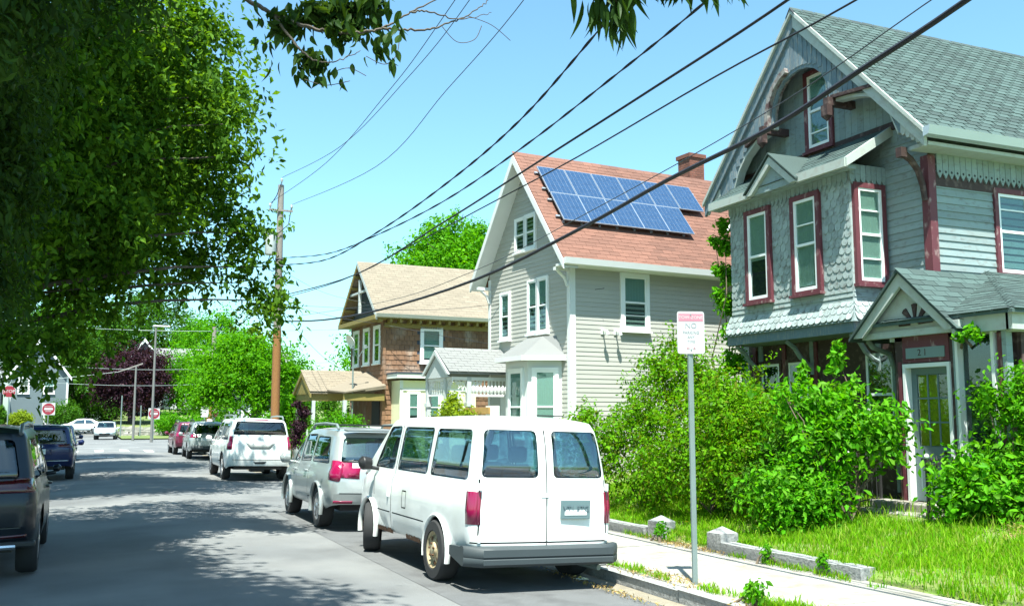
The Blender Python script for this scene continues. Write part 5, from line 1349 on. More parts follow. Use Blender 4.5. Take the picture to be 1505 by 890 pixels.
twig('twig', [(2.12,3.78,3.80),(2.2,3.78,3.70),(2.22,3.77,3.62)], .005, 0, 0, 0, 0, 0)
for i in range(84):
    t = rnd.random(); x = 2.0+.60*t
    z = 3.79-.05*sin(t*9)
    hang_leaf(Vector((x, 3.9-.55*t+.03+rnd.gauss(0,.05), z+rnd.uniform(-.02,.06)))-Vector(T1), .135+.03*(abs(t-.25)<.2), .22, (.10,0,-1), .26)
for i in range(26):
    hang_leaf(Vector((2.17+rnd.gauss(0,.035), 3.78+rnd.gauss(0,.03), 3.70+rnd.gauss(0,.035)))-Vector(T1), .15, .21, (.05,0,-1), .25)
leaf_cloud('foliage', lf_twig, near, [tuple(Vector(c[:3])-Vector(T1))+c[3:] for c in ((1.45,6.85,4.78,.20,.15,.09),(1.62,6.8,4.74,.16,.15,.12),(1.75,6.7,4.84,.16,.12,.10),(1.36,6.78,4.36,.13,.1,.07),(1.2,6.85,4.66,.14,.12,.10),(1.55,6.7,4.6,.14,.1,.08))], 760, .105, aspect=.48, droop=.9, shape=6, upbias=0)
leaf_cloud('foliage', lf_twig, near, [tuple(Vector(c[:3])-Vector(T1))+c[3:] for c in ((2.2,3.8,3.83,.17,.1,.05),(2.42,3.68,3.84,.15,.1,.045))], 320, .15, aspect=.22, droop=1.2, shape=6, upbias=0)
lowd = [(-.9,8.6,4.3,.5),(-.95,8.5,3.3,.42),(-.85,9.0,3.65,.5),(-.9,8.35,2.85,.3),(-.85,9.1,3.0,.34),(-.95,8.7,3.9,.5),(-.8,9.3,2.85,.22),(-.85,8.1,4.7,.5),(-.8,9.5,4.6,.42),(-1.2,8.9,4.0,.6),(-1.3,8.6,3.2,.5)]
cl2 += [(x-T1[0], y-T1[1], z, r) for x, y, z, r in lowd]
leaf_cloud('crown', lf_twig, near, cl2, 15000, .085, droop=.9, shape=6, spray=18, slen=2.6, aspect=.4)  # low boughs take the darker leaf colour in place of deep shade
for c in cl2:
    m = MB(); m.tube(bend((c[0]*.25, c[1]*.3, 6.2), c[:3], .05, 6, .05), [.05,.045,.038,.03,.022,.014,.006], 5); m.build('limb', bark, near, smooth=60)
# tendrils on the bare end of the twig
for p in [((2.3,6.6,4.72),(2.42,6.6,4.62),(2.56,6.6,4.66),(2.62,6.6,4.78)), ((1.72,6.6,4.40),(1.86,6.6,4.36),(1.95,6.6,4.45),(1.97,6.6,4.62)), ((1.3,6.7,4.2),(1.45,6.68,4.17),(1.62,6.66,4.22)), ((2.5,6.6,4.84),(2.7,6.6,4.8),(2.86,6.6,4.7)), ((1.5,6.7,4.28),(1.62,6.7,4.33),(1.75,6.7,4.29))]:
    m = MB(); m.tube(smooth_line([Vector(q)-Vector(T1) for q in p]), .003, 4); m.build('tendril', bark, near)

# maple between the pole and the crossing, big tree behind the houses, far trees
cl = [(-1.6,-.5,2.9,.9),(-2.0,.3,3.4,.9),(-1.0,-.8,3.6,1.0),(0,-.9,3.2,1.0),(1.0,-.8,3.3,1.0),(2.0,-.3,3.0,.9),(2.7,.3,3.2,.9),(.3,-.6,4.3,1.0),(-.8,-.2,4.6,1.0),(1.3,-.2,4.4,1.0),(.2,0,5.2,.8),(-.4,.4,5.0,.9),(2.2,.4,3.9,.9),(-1.7,.6,4.2,.9),(.5,.9,4.5,1.2),(-2.2,-.2,2.5,.6),(1.8,-.7,2.3,.7),(.6,-1,2.3,.7),(-1,-.9,2.4,.6),(2.9,.2,2.3,.6)]
tree('maple_tree', 'bright green maple on the right kerb behind the utility pole', 'tree', (6.9, 45.5, 0), 5.6, .2, [(x*.92-.3, y, z, r) for x, y, z, r in cl], 34000, .15, lf_maple, bark, None, limbs=10, spray=22)
tree('tall_tree', 'tall bright green tree rising behind the brown and grey houses', 'tree', (23, 60, 0), 17, .5, blob(-.2,0,10.3,4.5,4.2,4.6,56,1.5)+blob(0,0,9,3.2,3.2,4,24,1.7)+[(-3.6,-1,8.8,1.4),(-2.5,-1.5,7,1.6)], 84000, .26, lf_bright, bark, None, limbs=14, out=.9, spray=22, slen=1.8)
tree('purple_tree', 'rounded dark purple-leaved tree in front of the blue gabled house', 'tree', (4.5, 119, 1), 9, .4, blob(0,0,5.3,4.1,3.5,3.4,46,1.25)+blob(0,0,5,2.6,2.4,2.4,14,1.4), 36000, .28, lf_purple, bark, None, limbs=12, spray=22)
fy0 = 'shrubs in the yards beyond the cross street'
def far(loc, h, rx, n, leaf, m_, lab, k=40, grp='trees beyond the cross street', ry=None):
    return tree('far_tree', lab, 'tree', loc, h, .35, blob(0,0,h*.6,rx,ry or rx*.8,h*.38,k,rx*.3), n, leaf, m_, bark, grp, limbs=8, spray=20)
far((-4.5, 134, 2), 13, 5.5, 22000, .34, lf_dark, 'mid green tree rising left of the purple tree')
far((-1.5, 158, 3), 17.5, 7, 22000, .42, lf_dark, 'tall dark tree high behind the purple tree')
far((8, 160, 3), 18, 7.5, 24000, .42, lf_dark, 'tall spreading tree behind the blue gabled house')
far((11.5, 121, 1), 8.5, 4.4, 15000, .32, lf_bright, 'bright green tree hiding the lower part of the grey-roofed wing')
far((-1.8, 123, 1), 8, 3.2, 12000, .3, lf_dark, 'green tree filling the gap left of the purple tree')
bush('hedge', 'dense dark hedge closing the far end of the street left of the purple tree', (-.4, 128, .5), blob(0,0,2.2,4.2,1.2,2.0,26,1.1), 11000, .3, lf_dark, stemm, fy0, 4, 'hedge')
far((17, 150, 3), 14, 6, 16000, .4, lf_bright, 'lighter green tree right of the blue gabled house')
far((-13, 128, 2), 16, 6.5, 22000, .4, lf_dark, 'dark tree behind the white house at the far left')
far((-26, 120, 1), 16, 8, 16000, .45, lf_dark, 'broad dark tree at the far left beyond the cross street')
far((-19, 88, 0), 13, 6, 20000, .32, lf_dark, 'dark tree at the left corner of the cross street')
far((30, 100, 0), 12, 6, 14000, .35, lf_bright, 'green tree right of the small grey-roofed house behind the porch')
far((44, 130, 0), 13, 9, 14000, .45, lf_dark, 'broad tree far back behind the brown house')
# ------------------------------------------------------------------ shrubs
stg = 'shrubs in front of the weathered house'
bush('bush', 'tall loose yellow-green shrub filling the gap left of the weathered house', (9.6, 15.4, .25), [(-.6,-.6,.7,.7),(-.9,.1,1.1,.6),(-.3,-.4,1.5,.65),(.2,-.2,2.0,.6),(.6,0,2.5,.5),(.9,.2,2.9,.4),(.3,.3,2.5,.5),(.9,-.6,1.0,.7),(.4,-.8,.8,.6),(.9,-.2,1.7,.6),(-1.1,.6,.6,.6),(-.2,.5,1.6,.6),(-1.3,.3,1.5,.4),(1.3,.2,2.2,.5),(1.5,0,1.4,.6)], 27000, .075, lf_forsy, stemm, stg, 12, spray=34, slen=4)
bush('bush', 'dense rounded yellow-green shrub standing behind the sign post', (9.55, 13.4, .3), [(-.3,-.6,.7,.7),(.3,-.6,.8,.7),(-.6,0,1.0,.6),(0,-.3,1.4,.65),(.5,-.2,1.5,.6),(.9,-.4,.9,.6),(.1,.1,1.9,.5),(.7,.2,1.8,.5),(1.1,0,1.4,.6),(-.9,.3,.6,.5)], 25000, .068, lf_forsy, stemm, stg, 12, spray=34, slen=4)
bush('bush', 'dark green shrub with reddish tips under the bay', (9.75, 12.2, .33), [(-.2,-.3,.5,.5),(.3,-.3,.7,.5),(0,0,1.05,.45),(.5,.1,1.1,.42),(.7,-.3,.5,.45),(-.5,0,.4,.38)], 9000, .065, lf_dark, stemm, stg, 9, spray=26)
bush('bush', 'low bright shrub in front of the darker ones, beside the lawn', (9.7, 10.95, .35), [(0,-.2,.4,.42),(-.35,0,.5,.38),(.35,-.1,.5,.4),(0,.1,.8,.36),(.3,.2,.9,.35)], 8000, .085, lf_shrub, stemm, stg, 7, leaf_shape=6) if False else bush('bush', 'low bright shrub in front of the darker ones, beside the lawn', (9.3, 11.3, .33), [(0,-.2,.3,.38),(-.35,0,.35,.34),(.35,-.1,.35,.38),(0,.1,.6,.32),(.3,.2,.62,.3)], 6000, .085, lf_shrub, stemm, stg, 7, shape=6, spray=12)
bush('bush', 'tall leggy sapling thicket with large pale leaves left of the door', (10.15, 11.2, .38), [(-.1,-.1,1.2,.40),(.25,-.2,1.2,.36),(-.45,.15,1.1,.36),(0,0,1.45,.32),(.45,-.25,1.3,.28),(-.3,.3,1.6,.24),(.6,-.35,1.05,.25),(-.6,.3,1.35,.25),(-.2,-.2,.75,.22),(-.75,.35,1.75,.13),(.2,0,1.85,.12),(.7,-.3,1.5,.16)], 4600, .105, lf_shrub, stemm, stg, 16, shape=6, shell=.4, spray=14, slen=3.2)
bush('bush', 'big rounded glossy shrub right of the front door', (11.0, 9.45, .35), [(0,-.1,.4,.42),(-.3,.1,.45,.36),(.35,-.3,.45,.45),(0,0,.78,.36),(.3,-.2,.82,.36),(-.22,.2,.7,.28),(.6,-.6,.4,.42),(.8,-.8,.6,.45),(.2,-.5,.35,.4),(-.4,.2,.35,.26),(1.0,-1.0,.8,.4)], 8500, .10, lf_shrub, stemm, stg, 12, shape=6, spray=14, slen=2.4, droop=-.1)
bush('bush', 'feathery shrub climbing over the porch corner at the right edge', (11.35, 9.25, .35), [(0,0,1.55,.28),(.2,-.2,1.4,.34),(-.1,.22,1.7,.2),(.4,-.5,1.3,.4),(.1,-.1,1.95,.18),(.3,-.4,2.0,.2),(.6,-.7,1.7,.34),(-.12,.35,1.75,.14)], 5200, .075, lf_bright, stemm, stg, 9, shape=6, spray=16, slen=4)
bush('vine', 'leafy vine hanging from the porch eave right of the door', (11.32, 10.0, 2.9), [(0,0,.05,.11),(0,-.18,.1,.11),(-.05,-.3,.02,.09)], 260, .085, lf_shrub, stemm, None, 3, 'vine', shape=6)
bush('vine', 'vine climbing the far left edge of the shingled bay', (11.95, 16.05, .4), [(0,0,1,.35),(0,0,1.8,.3),(-.05,.05,2.5,.3),(-.1,0,3.1,.25),(-.15,.1,3.7,.25),(-.1,.1,4.3,.22),(-.15,.1,4.9,.22),(-.2,.1,5.3,.18),(-.3,.2,3.9,.15),(-.35,.2,5.0,.14),(-.3,.15,4.4,.16)], 4200, .10, lf_shrub, stemm, None, 5, 'vine', shape=6)
for (x, y, z, lab) in ((10.9, 12.9, 2.6, 'single leafy shoot reaching up under the bay'), (10.75, 11.9, 2.85, 'pale shoot standing above the sapling thicket by the downpipe')):
    bush('shoot', lab, (x, y, .4), [(0,0,z-.5,.14),(.05,0,z-.35,.12),(-.08,0,z-.7,.13),(.1,.05,z-.6,.1),(0,0,z-1.1,.2)], 300, .11, lf_shrub, stemm, 'tall shoots above the shrubs', 3, 'shoot', shape=6)
bush('bush', 'round bright yellow-green bush before the brown house porch', (7.75, 33.2, .1), [(0,0,1.0,.8),(-.5,0,.7,.6),(.5,0,.7,.7),(.9,.2,.9,.6),(.2,0,1.45,.5),(-.3,.1,1.3,.5),(.7,0,1.4,.45),(1.3,.2,.7,.5)], 16000, .09, lf_bright, stemm, None, 6)
bush('bush', 'golden shrub growing against the porch of the grey house', (8.55, 23.3, .35), [(0,.8,1.4,.35),(0,.2,1.55,.35),(.2,-.4,1.4,.35),(0,1.2,1.2,.3),(.4,-.9,1.3,.3),(.1,.4,1.9,.25)], 4500, .09, lf_gold, stemm, None, 5)
bush('bush', 'purple-leaved shrub between the pole and the brown house porch', (7.2, 36.3, .1), [(0,0,1.4,.3),(.12,0,1.9,.26),(0,.1,.9,.35),(-.1,0,2.2,.16)], 2600, .1, lf_purple, stemm, None, 5)
bush('bush', 'green shrub at the foot of the utility pole', (7.0, 39.5, .1), [(0,0,.9,.7),(.3,0,1.6,.6),(-.3,0,1.3,.6),(.4,0,2.2,.5)], 8000, .12, lf_maple, stemm, None, 5)
# far yards
fy = 'shrubs in the yards beyond the cross street'
for i, (x, y, rx, rz_, m_, lab) in enumerate(((-6.0,104,1.1,1.6,lf_gold,'golden rounded shrub before the blue-grey house far left'), (-2.5,112,1.9,1.9,lf_dark,'large dark green rounded shrub on the far bank'), (-8.6,100,.7,1.5,lf_dark,'clipped conical evergreen nearest the white house porch'), (-9.7,100,.7,1.3,lf_dark,'shorter clipped evergreen left of the conical one'), (-7.6,101,.8,2.2,lf_dark,'tallest narrow evergreen at the white house corner'), (-11.0,99,.9,1.5,lf_dark,'leftmost clipped evergreen before the white house'), (7.4,101,1.6,1.5,lf_bright,'bright shrub right of the far do not enter sign'), (10.5,98,2.2,1.4,lf_bright,'low bright shrubs behind the red suv'))):
    zb = .3+max(0, (y-97))*.045 if x < 0 else .3
    bush('bush', lab, (x, y, zb), blob(0,0,rz_*.6,rx*.8,rx*.8,rz_*.55,16,rx*.45), 5000, .2, m_, stemm, fy, 4)
# ------------------------------------------------------------------ grass, weeds, straw (stuff)
def blades(name, m, n, place, hmin, hmax, w=.012):
    P = np.array([place() for _ in range(n)])
    h = rng.uniform(hmin, hmax, n); a = rng.uniform(0, 2*pi, n); ln = rng.normal(0, .35, (n, 2))*h[:, None]
    side = np.stack([np.cos(a), np.sin(a), np.zeros(n)], 1)*w*rng.uniform(.6, 1.4, n)[:, None]
    mid = P + np.stack([ln[:, 0]*.35, ln[:, 1]*.35, h*.6], 1); tip = P + np.stack([ln[:, 0], ln[:, 1], h], 1)
    V = np.stack([P-side*.5, P+side*.5, mid+side*.4, tip, mid-side*.4], 1).reshape(-1, 3)
    me = bpy.data.meshes.new(name)
    b = (np.arange(n)*5)[:, None]; f1 = b+np.array([[0, 1, 2, 4]]); f2 = b+np.array([[4, 2, 3]])
    loops = np.concatenate([f1, f2], 1).ravel().astype(np.int32)
    st = (np.arange(n)*7)[:, None]+np.array([[0, 4]])
    me.vertices.add(len(V)); me.vertices.foreach_set('co', V.ravel()); me.loops.add(len(loops)); me.loops.foreach_set('vertex_index', loops)
    me.polygons.add(2*n); me.polygons.foreach_set('loop_start', st.ravel().astype(np.int32)); me.update(calc_edges=True)
    me.materials.append(m); o = link(name, me); o['kind'] = 'stuff'; return o
def lawn_spot():
    while True:
        x = 7.93+4.2*rnd.random()**1.15; y = 5.5+13*rnd.random()
        if 10.4 < x and 9.9 < y < 11.8: continue
        if mnoise.noise(Vector((x*.9, y*.9, 3)))+.5*mnoise.noise(Vector((x*2.7, y*2.7, 8))) < -.12 and rnd.random() < .8: continue
        return (x, y, lawn_z(x, y))
blades('lawn_grass', lf_grass, 90000, lawn_spot, .03, .11)
blades('tall_grass', lf_grass, 3500, lambda: (lambda x, y: (x, y, lawn_z(x, y)))(8.4+3*rnd.random(), 6.5+10*rnd.random()), .12, .24, .011)
def verge():
    while True:
        k = rnd.random()
        if k < .4: x, y = 5.9+.25*rnd.random()**2, 6.5+9*rnd.random()
        elif k < .75: x, y = 7.62+.22*rnd.random()**.6, 8.0+8*rnd.random()
        else: x, y = 5.93+abs(rnd.gauss(0, .16)), rnd.gauss(7.3, .3)
        if mnoise.noise(Vector((x*2, y*1.6, 9))) > -.05: return (x, y, .03)
blades('verge_weeds', lf_grass, 4200, verge, .02, .09, .012)
def straw_spot():
    return (rnd.gauss(10.75, .55), rnd.gauss(8.55, .28), lawn_z(10.7, 8.5)+abs(rnd.gauss(0, .08)))
leaf_cloud('dry_straw', lf_straw, None, [(10.9,8.6,.42,.5,.3,.09),(11.4,8.4,.46,.5,.3,.12),(10.5,8.55,.36,.3,.2,.06)], 3600, .09, 'stuff', aspect=.14)
leaf_cloud('fallen_litter', lf_straw, None, [(5.9,7.6,.04,.35,.5,.01),(6.0,9.6,.04,.3,1.2,.01),(5.38,9.8,-.08,.12,2,.01),(7.7,11.8,.05,.15,1.2,.02)], 1400, .045, 'stuff', aspect=.3)
lw = [('leafy weed clump beside the farther granite post', 7.72, 12.3, 160, .12), ('tuft of weeds at the kerb in front of the sign pole', 5.85, 7.65, 110, .11), ('tall weed sprouting at the kerb edge', 5.95, 7.9, 60, .08), ('weed tuft at the end of the granite edging', 7.78, 8.95, 90, .1), ('weed tuft halfway along the granite edging', 7.72, 9.9, 90, .1)]
for lab, x, y, n, r in lw:
    bush('weed', lab, (x, y, .05), [(0,0,r*1.0,r),(.04,.05,r*1.5,r*.7)], n, .06, lf_shrub, stemm, 'weeds along the pavement', 3, 'weed', shape=6)
# ------------------------------------------------------------------ signs and poles
signw = mat('sign_white', (.46,.46,.46), .45, .03, 3); signred = mat('sign_red', (.24,.015,.03), .45, .05, 3); signpink = mat('faded_red', (.42,.17,.22), .5, .06, 6); inkfade = mat('faded_ink', (.25,.27,.29), .5); inkred = mat('faded_red_ink', (.45,.18,.22), .5)
sg = thing('parking_sign', 'white parking sign with faded red band on a green-grey steel post', 'sign', (6.08, 9.02, .03))
m = MB(); 
m.slab([(-.03,-.01,-.3),(.03,-.01,-.3),(.03,.012,-.3),(.012,.03,-.3),(-.012,.03,-.3),(-.03,.012,-.3)], (0,0,3.22)); m.build('post', steel, sg)
ya_ = R(-17)
T = Matrix.Translation((0,-.02,2.71)) @ Matrix.Rotation(ya_, 4, 'Z')
m = MB(T); m.prism(chamfer([(-.155,-.235),(.155,-.235),(.155,.235),(-.155,.235)], .03), -.006, .0); pl = m.build('sign_panel', signw, sg)
m = MB(T); m.box(-.14,.14,-.008,-.006,.125,.21); bd = m.build('red_band', signpink, pl)
def stx(b, s, z, mt): text(b, s, T @ facing((0,-.0085,z), (1,0,0)), mt, pl, depth=.0005)
stx('TOW-ZONE', .05, .168, signw); stx('NO', .085, .075, inkfade); stx('PARKING', .045, .0, inkfade); stx('ANY', .04, -.05, inkfade); stx('TIME', .04, -.10, inkfade); stx('← →', .05, -.175, inkred)
for z in (-.19,.2):
    m = MB(T); m.tube([(0,-.012,z),(0,.03,z)], .008, 8); m.build('bolt', steel, sg)
def rsign(name, lab, loc, kind, h, facing_rz=0, grp=None, size=.76):
    t = thing(name, lab, 'sign', loc, facing_rz, grp)
    m = MB(); m.tube([(0,.03,-.2),(0,.03,h+.3)], .035, 6); m.build('post', steel, t)
    m = MB(Matrix.Translation((0,0,h))); r = size/2
    if kind == 'stop':
        k = [(r*1.08*cos(pi/8+pi*i/4), r*1.08*sin(pi/8+pi*i/4)) for i in range(8)]
        m.prism(k, -.01, .0); p = m.build('sign_panel', signw, t)
        m = MB(Matrix.Translation((0,0,h))); m.prism([(a*.93, b*.93) for a, b in k], -.016, -.011); m.build('red_face', signred, p)
        text('STOP', .28, facing((0,-.019,h), (1,0,0)), signw, p)
    elif kind == 'dne':
        m.prism([(-r,-r),(r,-r),(r,r),(-r,r)], -.01, 0); p = m.build('sign_panel', signw, t)
        m = MB(Matrix.Translation((0,0,h))); m.prism([(r*.95*cos(2*pi*i/24), r*.95*sin(2*pi*i/24)) for i in range(24)], -.016, -.011); m.build('red_disc', signred, p)
        m = MB(Matrix.Translation((0,0,h))); m.box(-r*.66,r*.66,-.021,-.017,-.07,.07); m.build('white_bar', signw, p)
        text('DO NOT', .13, facing((0,-.02,h+.17), (1,0,0)), signw, p); text('ENTER', .13, facing((0,-.02,h-.17), (1,0,0)), signw, p)
    else:
        m.prism([(-r*.7,-r),(r*.7,-r),(r*.7,r),(-r*.7,r)], -.01, 0); m.build('sign_panel', signw, t)
    return t
rsign('do_not_enter_sign', 'red and white do not enter sign right of the silver hatchback', (4.75, 82, 0), 'dne', 2.15, 0, 'do not enter signs', .85)
rsign('do_not_enter_sign', 'red and white do not enter sign on the left above the parked cars', (-2.65, 77, 0), 'dne', 2.45, 0, 'do not enter signs', .85)
rsign('stop_sign', 'red octagonal stop sign at the left corner under the tree', (-4.75, 70, 0), 'stop', 3.5, 0, 'stop signs')
rsign('stop_sign', 'red stop sign turned away beside the brown pole near the red suv', (6.6, 57.5, 0), 'stop', 2.2, R(55), 'stop signs', .7)
rsign('street_sign', 'small white rectangular sign behind the red suv', (5.85, 55.8, 0), 'rect', 2.15, 0, None, .6)
m = MB()
woodp = mat('weathered_pole_wood', (.24,.22,.20), .9, .2, 2, (.17,.13,.10), .35, .35, .2, .5, 30, stretch=(1,1,.25)); woodo = mat('orange_brown_pole_wood', (.25,.115,.035), .9, .25, 3, (.20,.09,.035), .4, 3, .15, .5, 30, stretch=(3,3,.3))
UX, UY = 6.6, 38.2
up = thing('utility_pole', 'tall wooden utility pole with transformer and wires, orange-brown low down', 'utility pole', (UX, UY, 0), 0)
m = MB(); m.tube([(.02,0,-.5),(.02,0,2),(.01,0,5.2)], [.175,.17,.155], 14); m.build('lower_pole', woodo, up, smooth=50)
m = MB(); m.tube([(.01,0,5.2),(0,0,8),(0,0,11.0)], [.154,.14,.115], 14); m.build('upper_pole', woodp, up, smooth=50)
m = MB(); m.beam((-.46,-.14,9.95),(.46,-.14,9.95),.06,.07); m.build('crossarm', woodp, up)
ceram = mat('porcelain', (.5,.52,.52), .25)
def insul(x, z):
    m = MB(); m.lathe([(.02,-.1),(.03,0),(.07,.02),(.03,.05),(.06,.08),(.03,.12),(0,.14)], 10, Matrix.Translation((x,-.14,z)) @ Matrix.Rotation(R(-90),4,'Y')); m.build('insulator', ceram, up, smooth=50)
insul(-.42, 10.08); insul(.42, 10.08); insul(0, 11.12)
m = MB(); m.lathe([(0,-.45),(.2,-.45),(.22,-.4),(.22,.38),(.25,.4),(.25,.44),(.1,.5),(0,.5)], 18, Matrix.Translation((-.36,-.1,8.6)) @ Matrix.Rotation(R(-90),4,'Y')); m.build('transformer', mat('transformer_grey', (.46,.49,.49), .5), up, smooth=40)
wirem = mat('cable_black', (.004,.006,.014), .7); wireg = mat('wire_grey', (.03,.035,.045), .5)
for pts in ([(0,-.14,11.1),(-.2,-.2,10.5),(-.4,-.14,10.15)], [(.4,-.14,10.1),(.3,-.2,9.4),(-.1,-.2,9.0)], [(-.35,-.1,8.2),(-.5,0,7.7),(-.25,-.1,7.5),(-.05,-.15,7.7)], [(-.3,-.1,8.2),(-.1,-.2,7.6),(-.3,-.2,7.0)]):
    m = MB(); m.tube(pts, .018, 5); m.build('jumper_wire', wirem, up)
m = MB()
for z in (7.72, 8.0, 7.3): m.tube([(-.16,-.1,z),(.16,-.1,z)], .05, 6)
m.build('bracket_hardware', wirem, up); up.children[-1]['kind'] = 'stuff'
pole2 = thing('utility_pole', 'wooden utility pole standing outside the view at the right kerb', 'utility pole', (6.6, -4.2, 0)) if False else None
def wire(name, lab, pts, r, mt=None, grp='overhead wires', twist=0, dup=None, n=40):
    t = thing(name, lab, 'wire', pts[0], 0, grp)
    P = [Vector(p)-Vector(pts[0]) for p in pts]
    # smooth polyline
    out = []
    for i in range(n+1):
        u = i/n*(len(P)-1); k = min(int(u), len(P)-2); f = u-k
        a, b, c, d = P[max(k-1,0)], P[k], P[k+1], P[min(k+2,len(P)-1)]
        out.append(.5*((2*b)+(c-a)*f+(2*a-5*b+4*c-d)*f*f+(3*b-a-3*c+d)*f**3))
    m = MB(); m.tube(out, r, 6); m.build('cable', mt or wirem, t, smooth=60)
    if twist:
        for ph in (0, pi):
            fine = []
            for i in range(n*5+1):
                u = i/(n*5)*n; k = min(int(u), n-1); p = out[k].lerp(out[k+1], u-k)
                fine.append(p+Vector((cos(i*.55+ph), 0, sin(i*.55+ph)))*twist)
            m = MB(); m.tube(fine, r*.7, 5); m.build('strand', mt or wirem, t, smooth=60)
    return t
def para(c, y0=-4, y1=38.1, n=18, x=6.6, x1=None):
    return [(x if x1 is None else x+(x1-x)*(i/n), y1+(y0-y1)*i/n, float(np.polyval(c, y1+(y0-y1)*i/n))) for i in range(n+1)]
def fit(pts): 
    return np.polyfit([p[0] for p in pts], [p[1] for p in pts], 3 if len(pts) > 6 else 2)
Wd = {
 'thick black main cable crossing in front of both houses': ([(5.5,5.3),(6.8,5.1),(8.2,4.9),(10.2,4.8),(12.7,4.6),(16.9,4.4),(23.4,4.5),(30,4.85),(37.6,5.5)], .027, 0),
 'black cable second from the bottom, crossing the right gable': ([(6.9,5.8),(9.2,5.8),(12.7,5.72),(16.2,5.72),(21.2,5.73),(27.8,5.8),(37.8,6.4)], .011, 0),
 'black cable third from the bottom, over the solar panels': ([(7.9,6.2),(10.5,6.1),(13.8,6.0),(18.8,5.85),(26.2,5.75),(37.8,6.5)], .017, 0),
 'twisted black cable bundle curving up to the upper right': ([(9.2,6.8),(11.6,6.6),(14.7,6.4),(18.8,6.3),(24.2,6.5),(29.7,6.9),(37.6,7.98)], .011, .012),
 'twisted cable bundle sagging to the pole just below the topmost one': ([(12.2,7.4),(14.9,6.9),(18.4,6.65),(23.5,6.55),(29.7,6.72),(37.6,7.7)], .013, .014)}
for lab, (pts, r, tw) in Wd.items():
    c = np.polyfit([p[0] for p in pts], [p[1] for p in pts], 2)
    ya, yb = pts[0][0], pts[-1][0]
    q = [(6.6, y, z) for y, z in reversed(pts)]
    e = q[-1]; sl = (q[-1][2]-q[-2][2])/(q[-1][1]-q[-2][1])
    q += [(6.6, e[1]-3, e[2]-3*sl+.12), (6.6, e[1]-6, e[2]-6*sl+.45)]
    wire('overhead_wire', lab, q, r, wirem, twist=tw)
wire('overhead_wire', 'thin guy wire running just under the thick main cable', [(6.6,y,z-.10) for y, z in ((37.6,5.72),(23.4,4.78),(16.9,4.68),(12.7,4.88),(8.2,5.2),(5.5,5.6),(2,6.0))], .006, wireg)
for lab, x, pts in (('thin high wire from the top of the utility pole', 6.6, [(38.1,11.28),(28.2,9.95),(21.4,9.85),(17.3,10.1),(12,11.0),(6,12.6)]), ('thin high wire from the left end of the crossarm', 6.18, [(38.1,10.22),(28.2,9.4),(21.9,9.5),(18.3,9.75),(12,10.6),(6,12)]), ('thin high wire from the right end of the crossarm', 7.02, [(38.1,10.22),(25.6,8.75),(19.8,9.1),(15.4,9.5),(10,10.6),(5,12)])):
    wire('overhead_wire', lab, [(x, y, z) for y, z in pts], .009, wireg)
wire('service_drop', 'thin service wire from the pole down to the brown house gable', [(6.6,38.0,7.6),(8.2,37.4,6.7),(10.0,36.9,6.25)], .008, wireg, 'service drops')
wire('service_drop', 'thin service wire along the eave of the brown house', [(6.6,38.0,6.3),(8.6,37.0,5.7),(10.2,35.4,5.3),(12.6,35.0,4.9),(16,35.2,4.5)], .008, wireg, 'service drops')
wire('service_drop', 'thin wire crossing between pole and the grey house wall', [(6.6,38.0,6.2),(9.5,28,5.1),(11.6,20.9,5.0)], .006, wireg, 'service drops')
wire('service_drop', 'thin wire dropping steeply from the pole toward the back yards', [(6.7,38.3,6.1),(10,45,4.6),(15,55,3.6)], .008, wireg, 'service drops')
greyp = mat('old_grey_pole', (.15,.15,.14), .9, .2, 2)
# far poles across the street
for x, y, h, lab in ((4.4, 78, 8.6, 'far grey pole with a horizontal lamp arm, right of the purple tree'), (3.35, 84, 6.0, 'shorter pole with a cross arm close left of the lamp pole')):
    t = thing('street_pole', lab, 'pole', (x, y, 0), 0, 'poles at the crossing')
    m = MB(); m.tube([(0,0,-.3),(0,0,h)], [.11,.07], 10); m.build('pole', greyp, t, smooth=50)
    m = MB()
    if h > 7: m.tube([(0,0,h-.1),(-.3,0,h+.15)], .04, 6); m.build('arm', steel, t); m = MB(); m.box(-.2,1.0,-.08,.08,h+.12,h+.22); m.build('lamp_head', white_t, t)
    else: m.beam((-1.3,0,h-.5),(.5,0,h+.2),.1,.1); m.build('arm', woodp, t)
m = MB(); t = thing('brown_pole', 'short stretch of brown utility pole behind the red suv', 'utility pole', (6.45, 59, 0)); m.tube([(0,0,-.3),(0,0,4.2)], [.19,.17], 10); m.build('pole', woodo, t, smooth=50)
m = MB(); m.box(-.14,.14,-.22,-.19,1.3,1.75); m.build('notice', white_t, t)
t = thing('tall_pole', 'grey pole top showing above the maple', 'utility pole', (6.9, 62, 0)); m = MB(); m.tube([(0,0,-.3),(0,0,7.4)], [.16,.13], 10); m.build('pole', woodp, t, smooth=50)
for lab, pts in (('far wire crossing before the purple tree', [(-16,82,6.6),(3.4,84,5.7),(20,86,6.8)]), ('lower far wire crossing before the purple tree', [(-16,82,5.2),(3.4,84,4.4),(20,86,5.6)]), ('upper far wire level with the blue gable', [(-16,79,8.8),(4.4,78,8.4),(22,78,9.2)]), ('far wire from the left end of the arm', [(2.2,84,5.5),(-8,84,4.4),(-20,84,5.2)])):
    wire('far_wire', lab, pts, .018, steel, 'wires over the cross street')
for x, y, h in ((1.8, 98, 3.9), (3.55, 99, 3.0)):
    t = thing('thin_post', 'taller slim grey post by the far stone wall' if h > 3.5 else 'shorter slim grey post by the far stone wall', 'post', (x+1, y, 0), 0, 'slim posts by the far wall')
    m = MB(); m.tube([(0,0,0),(0,0,h)], .06, 6); m.build('post', steel, t)
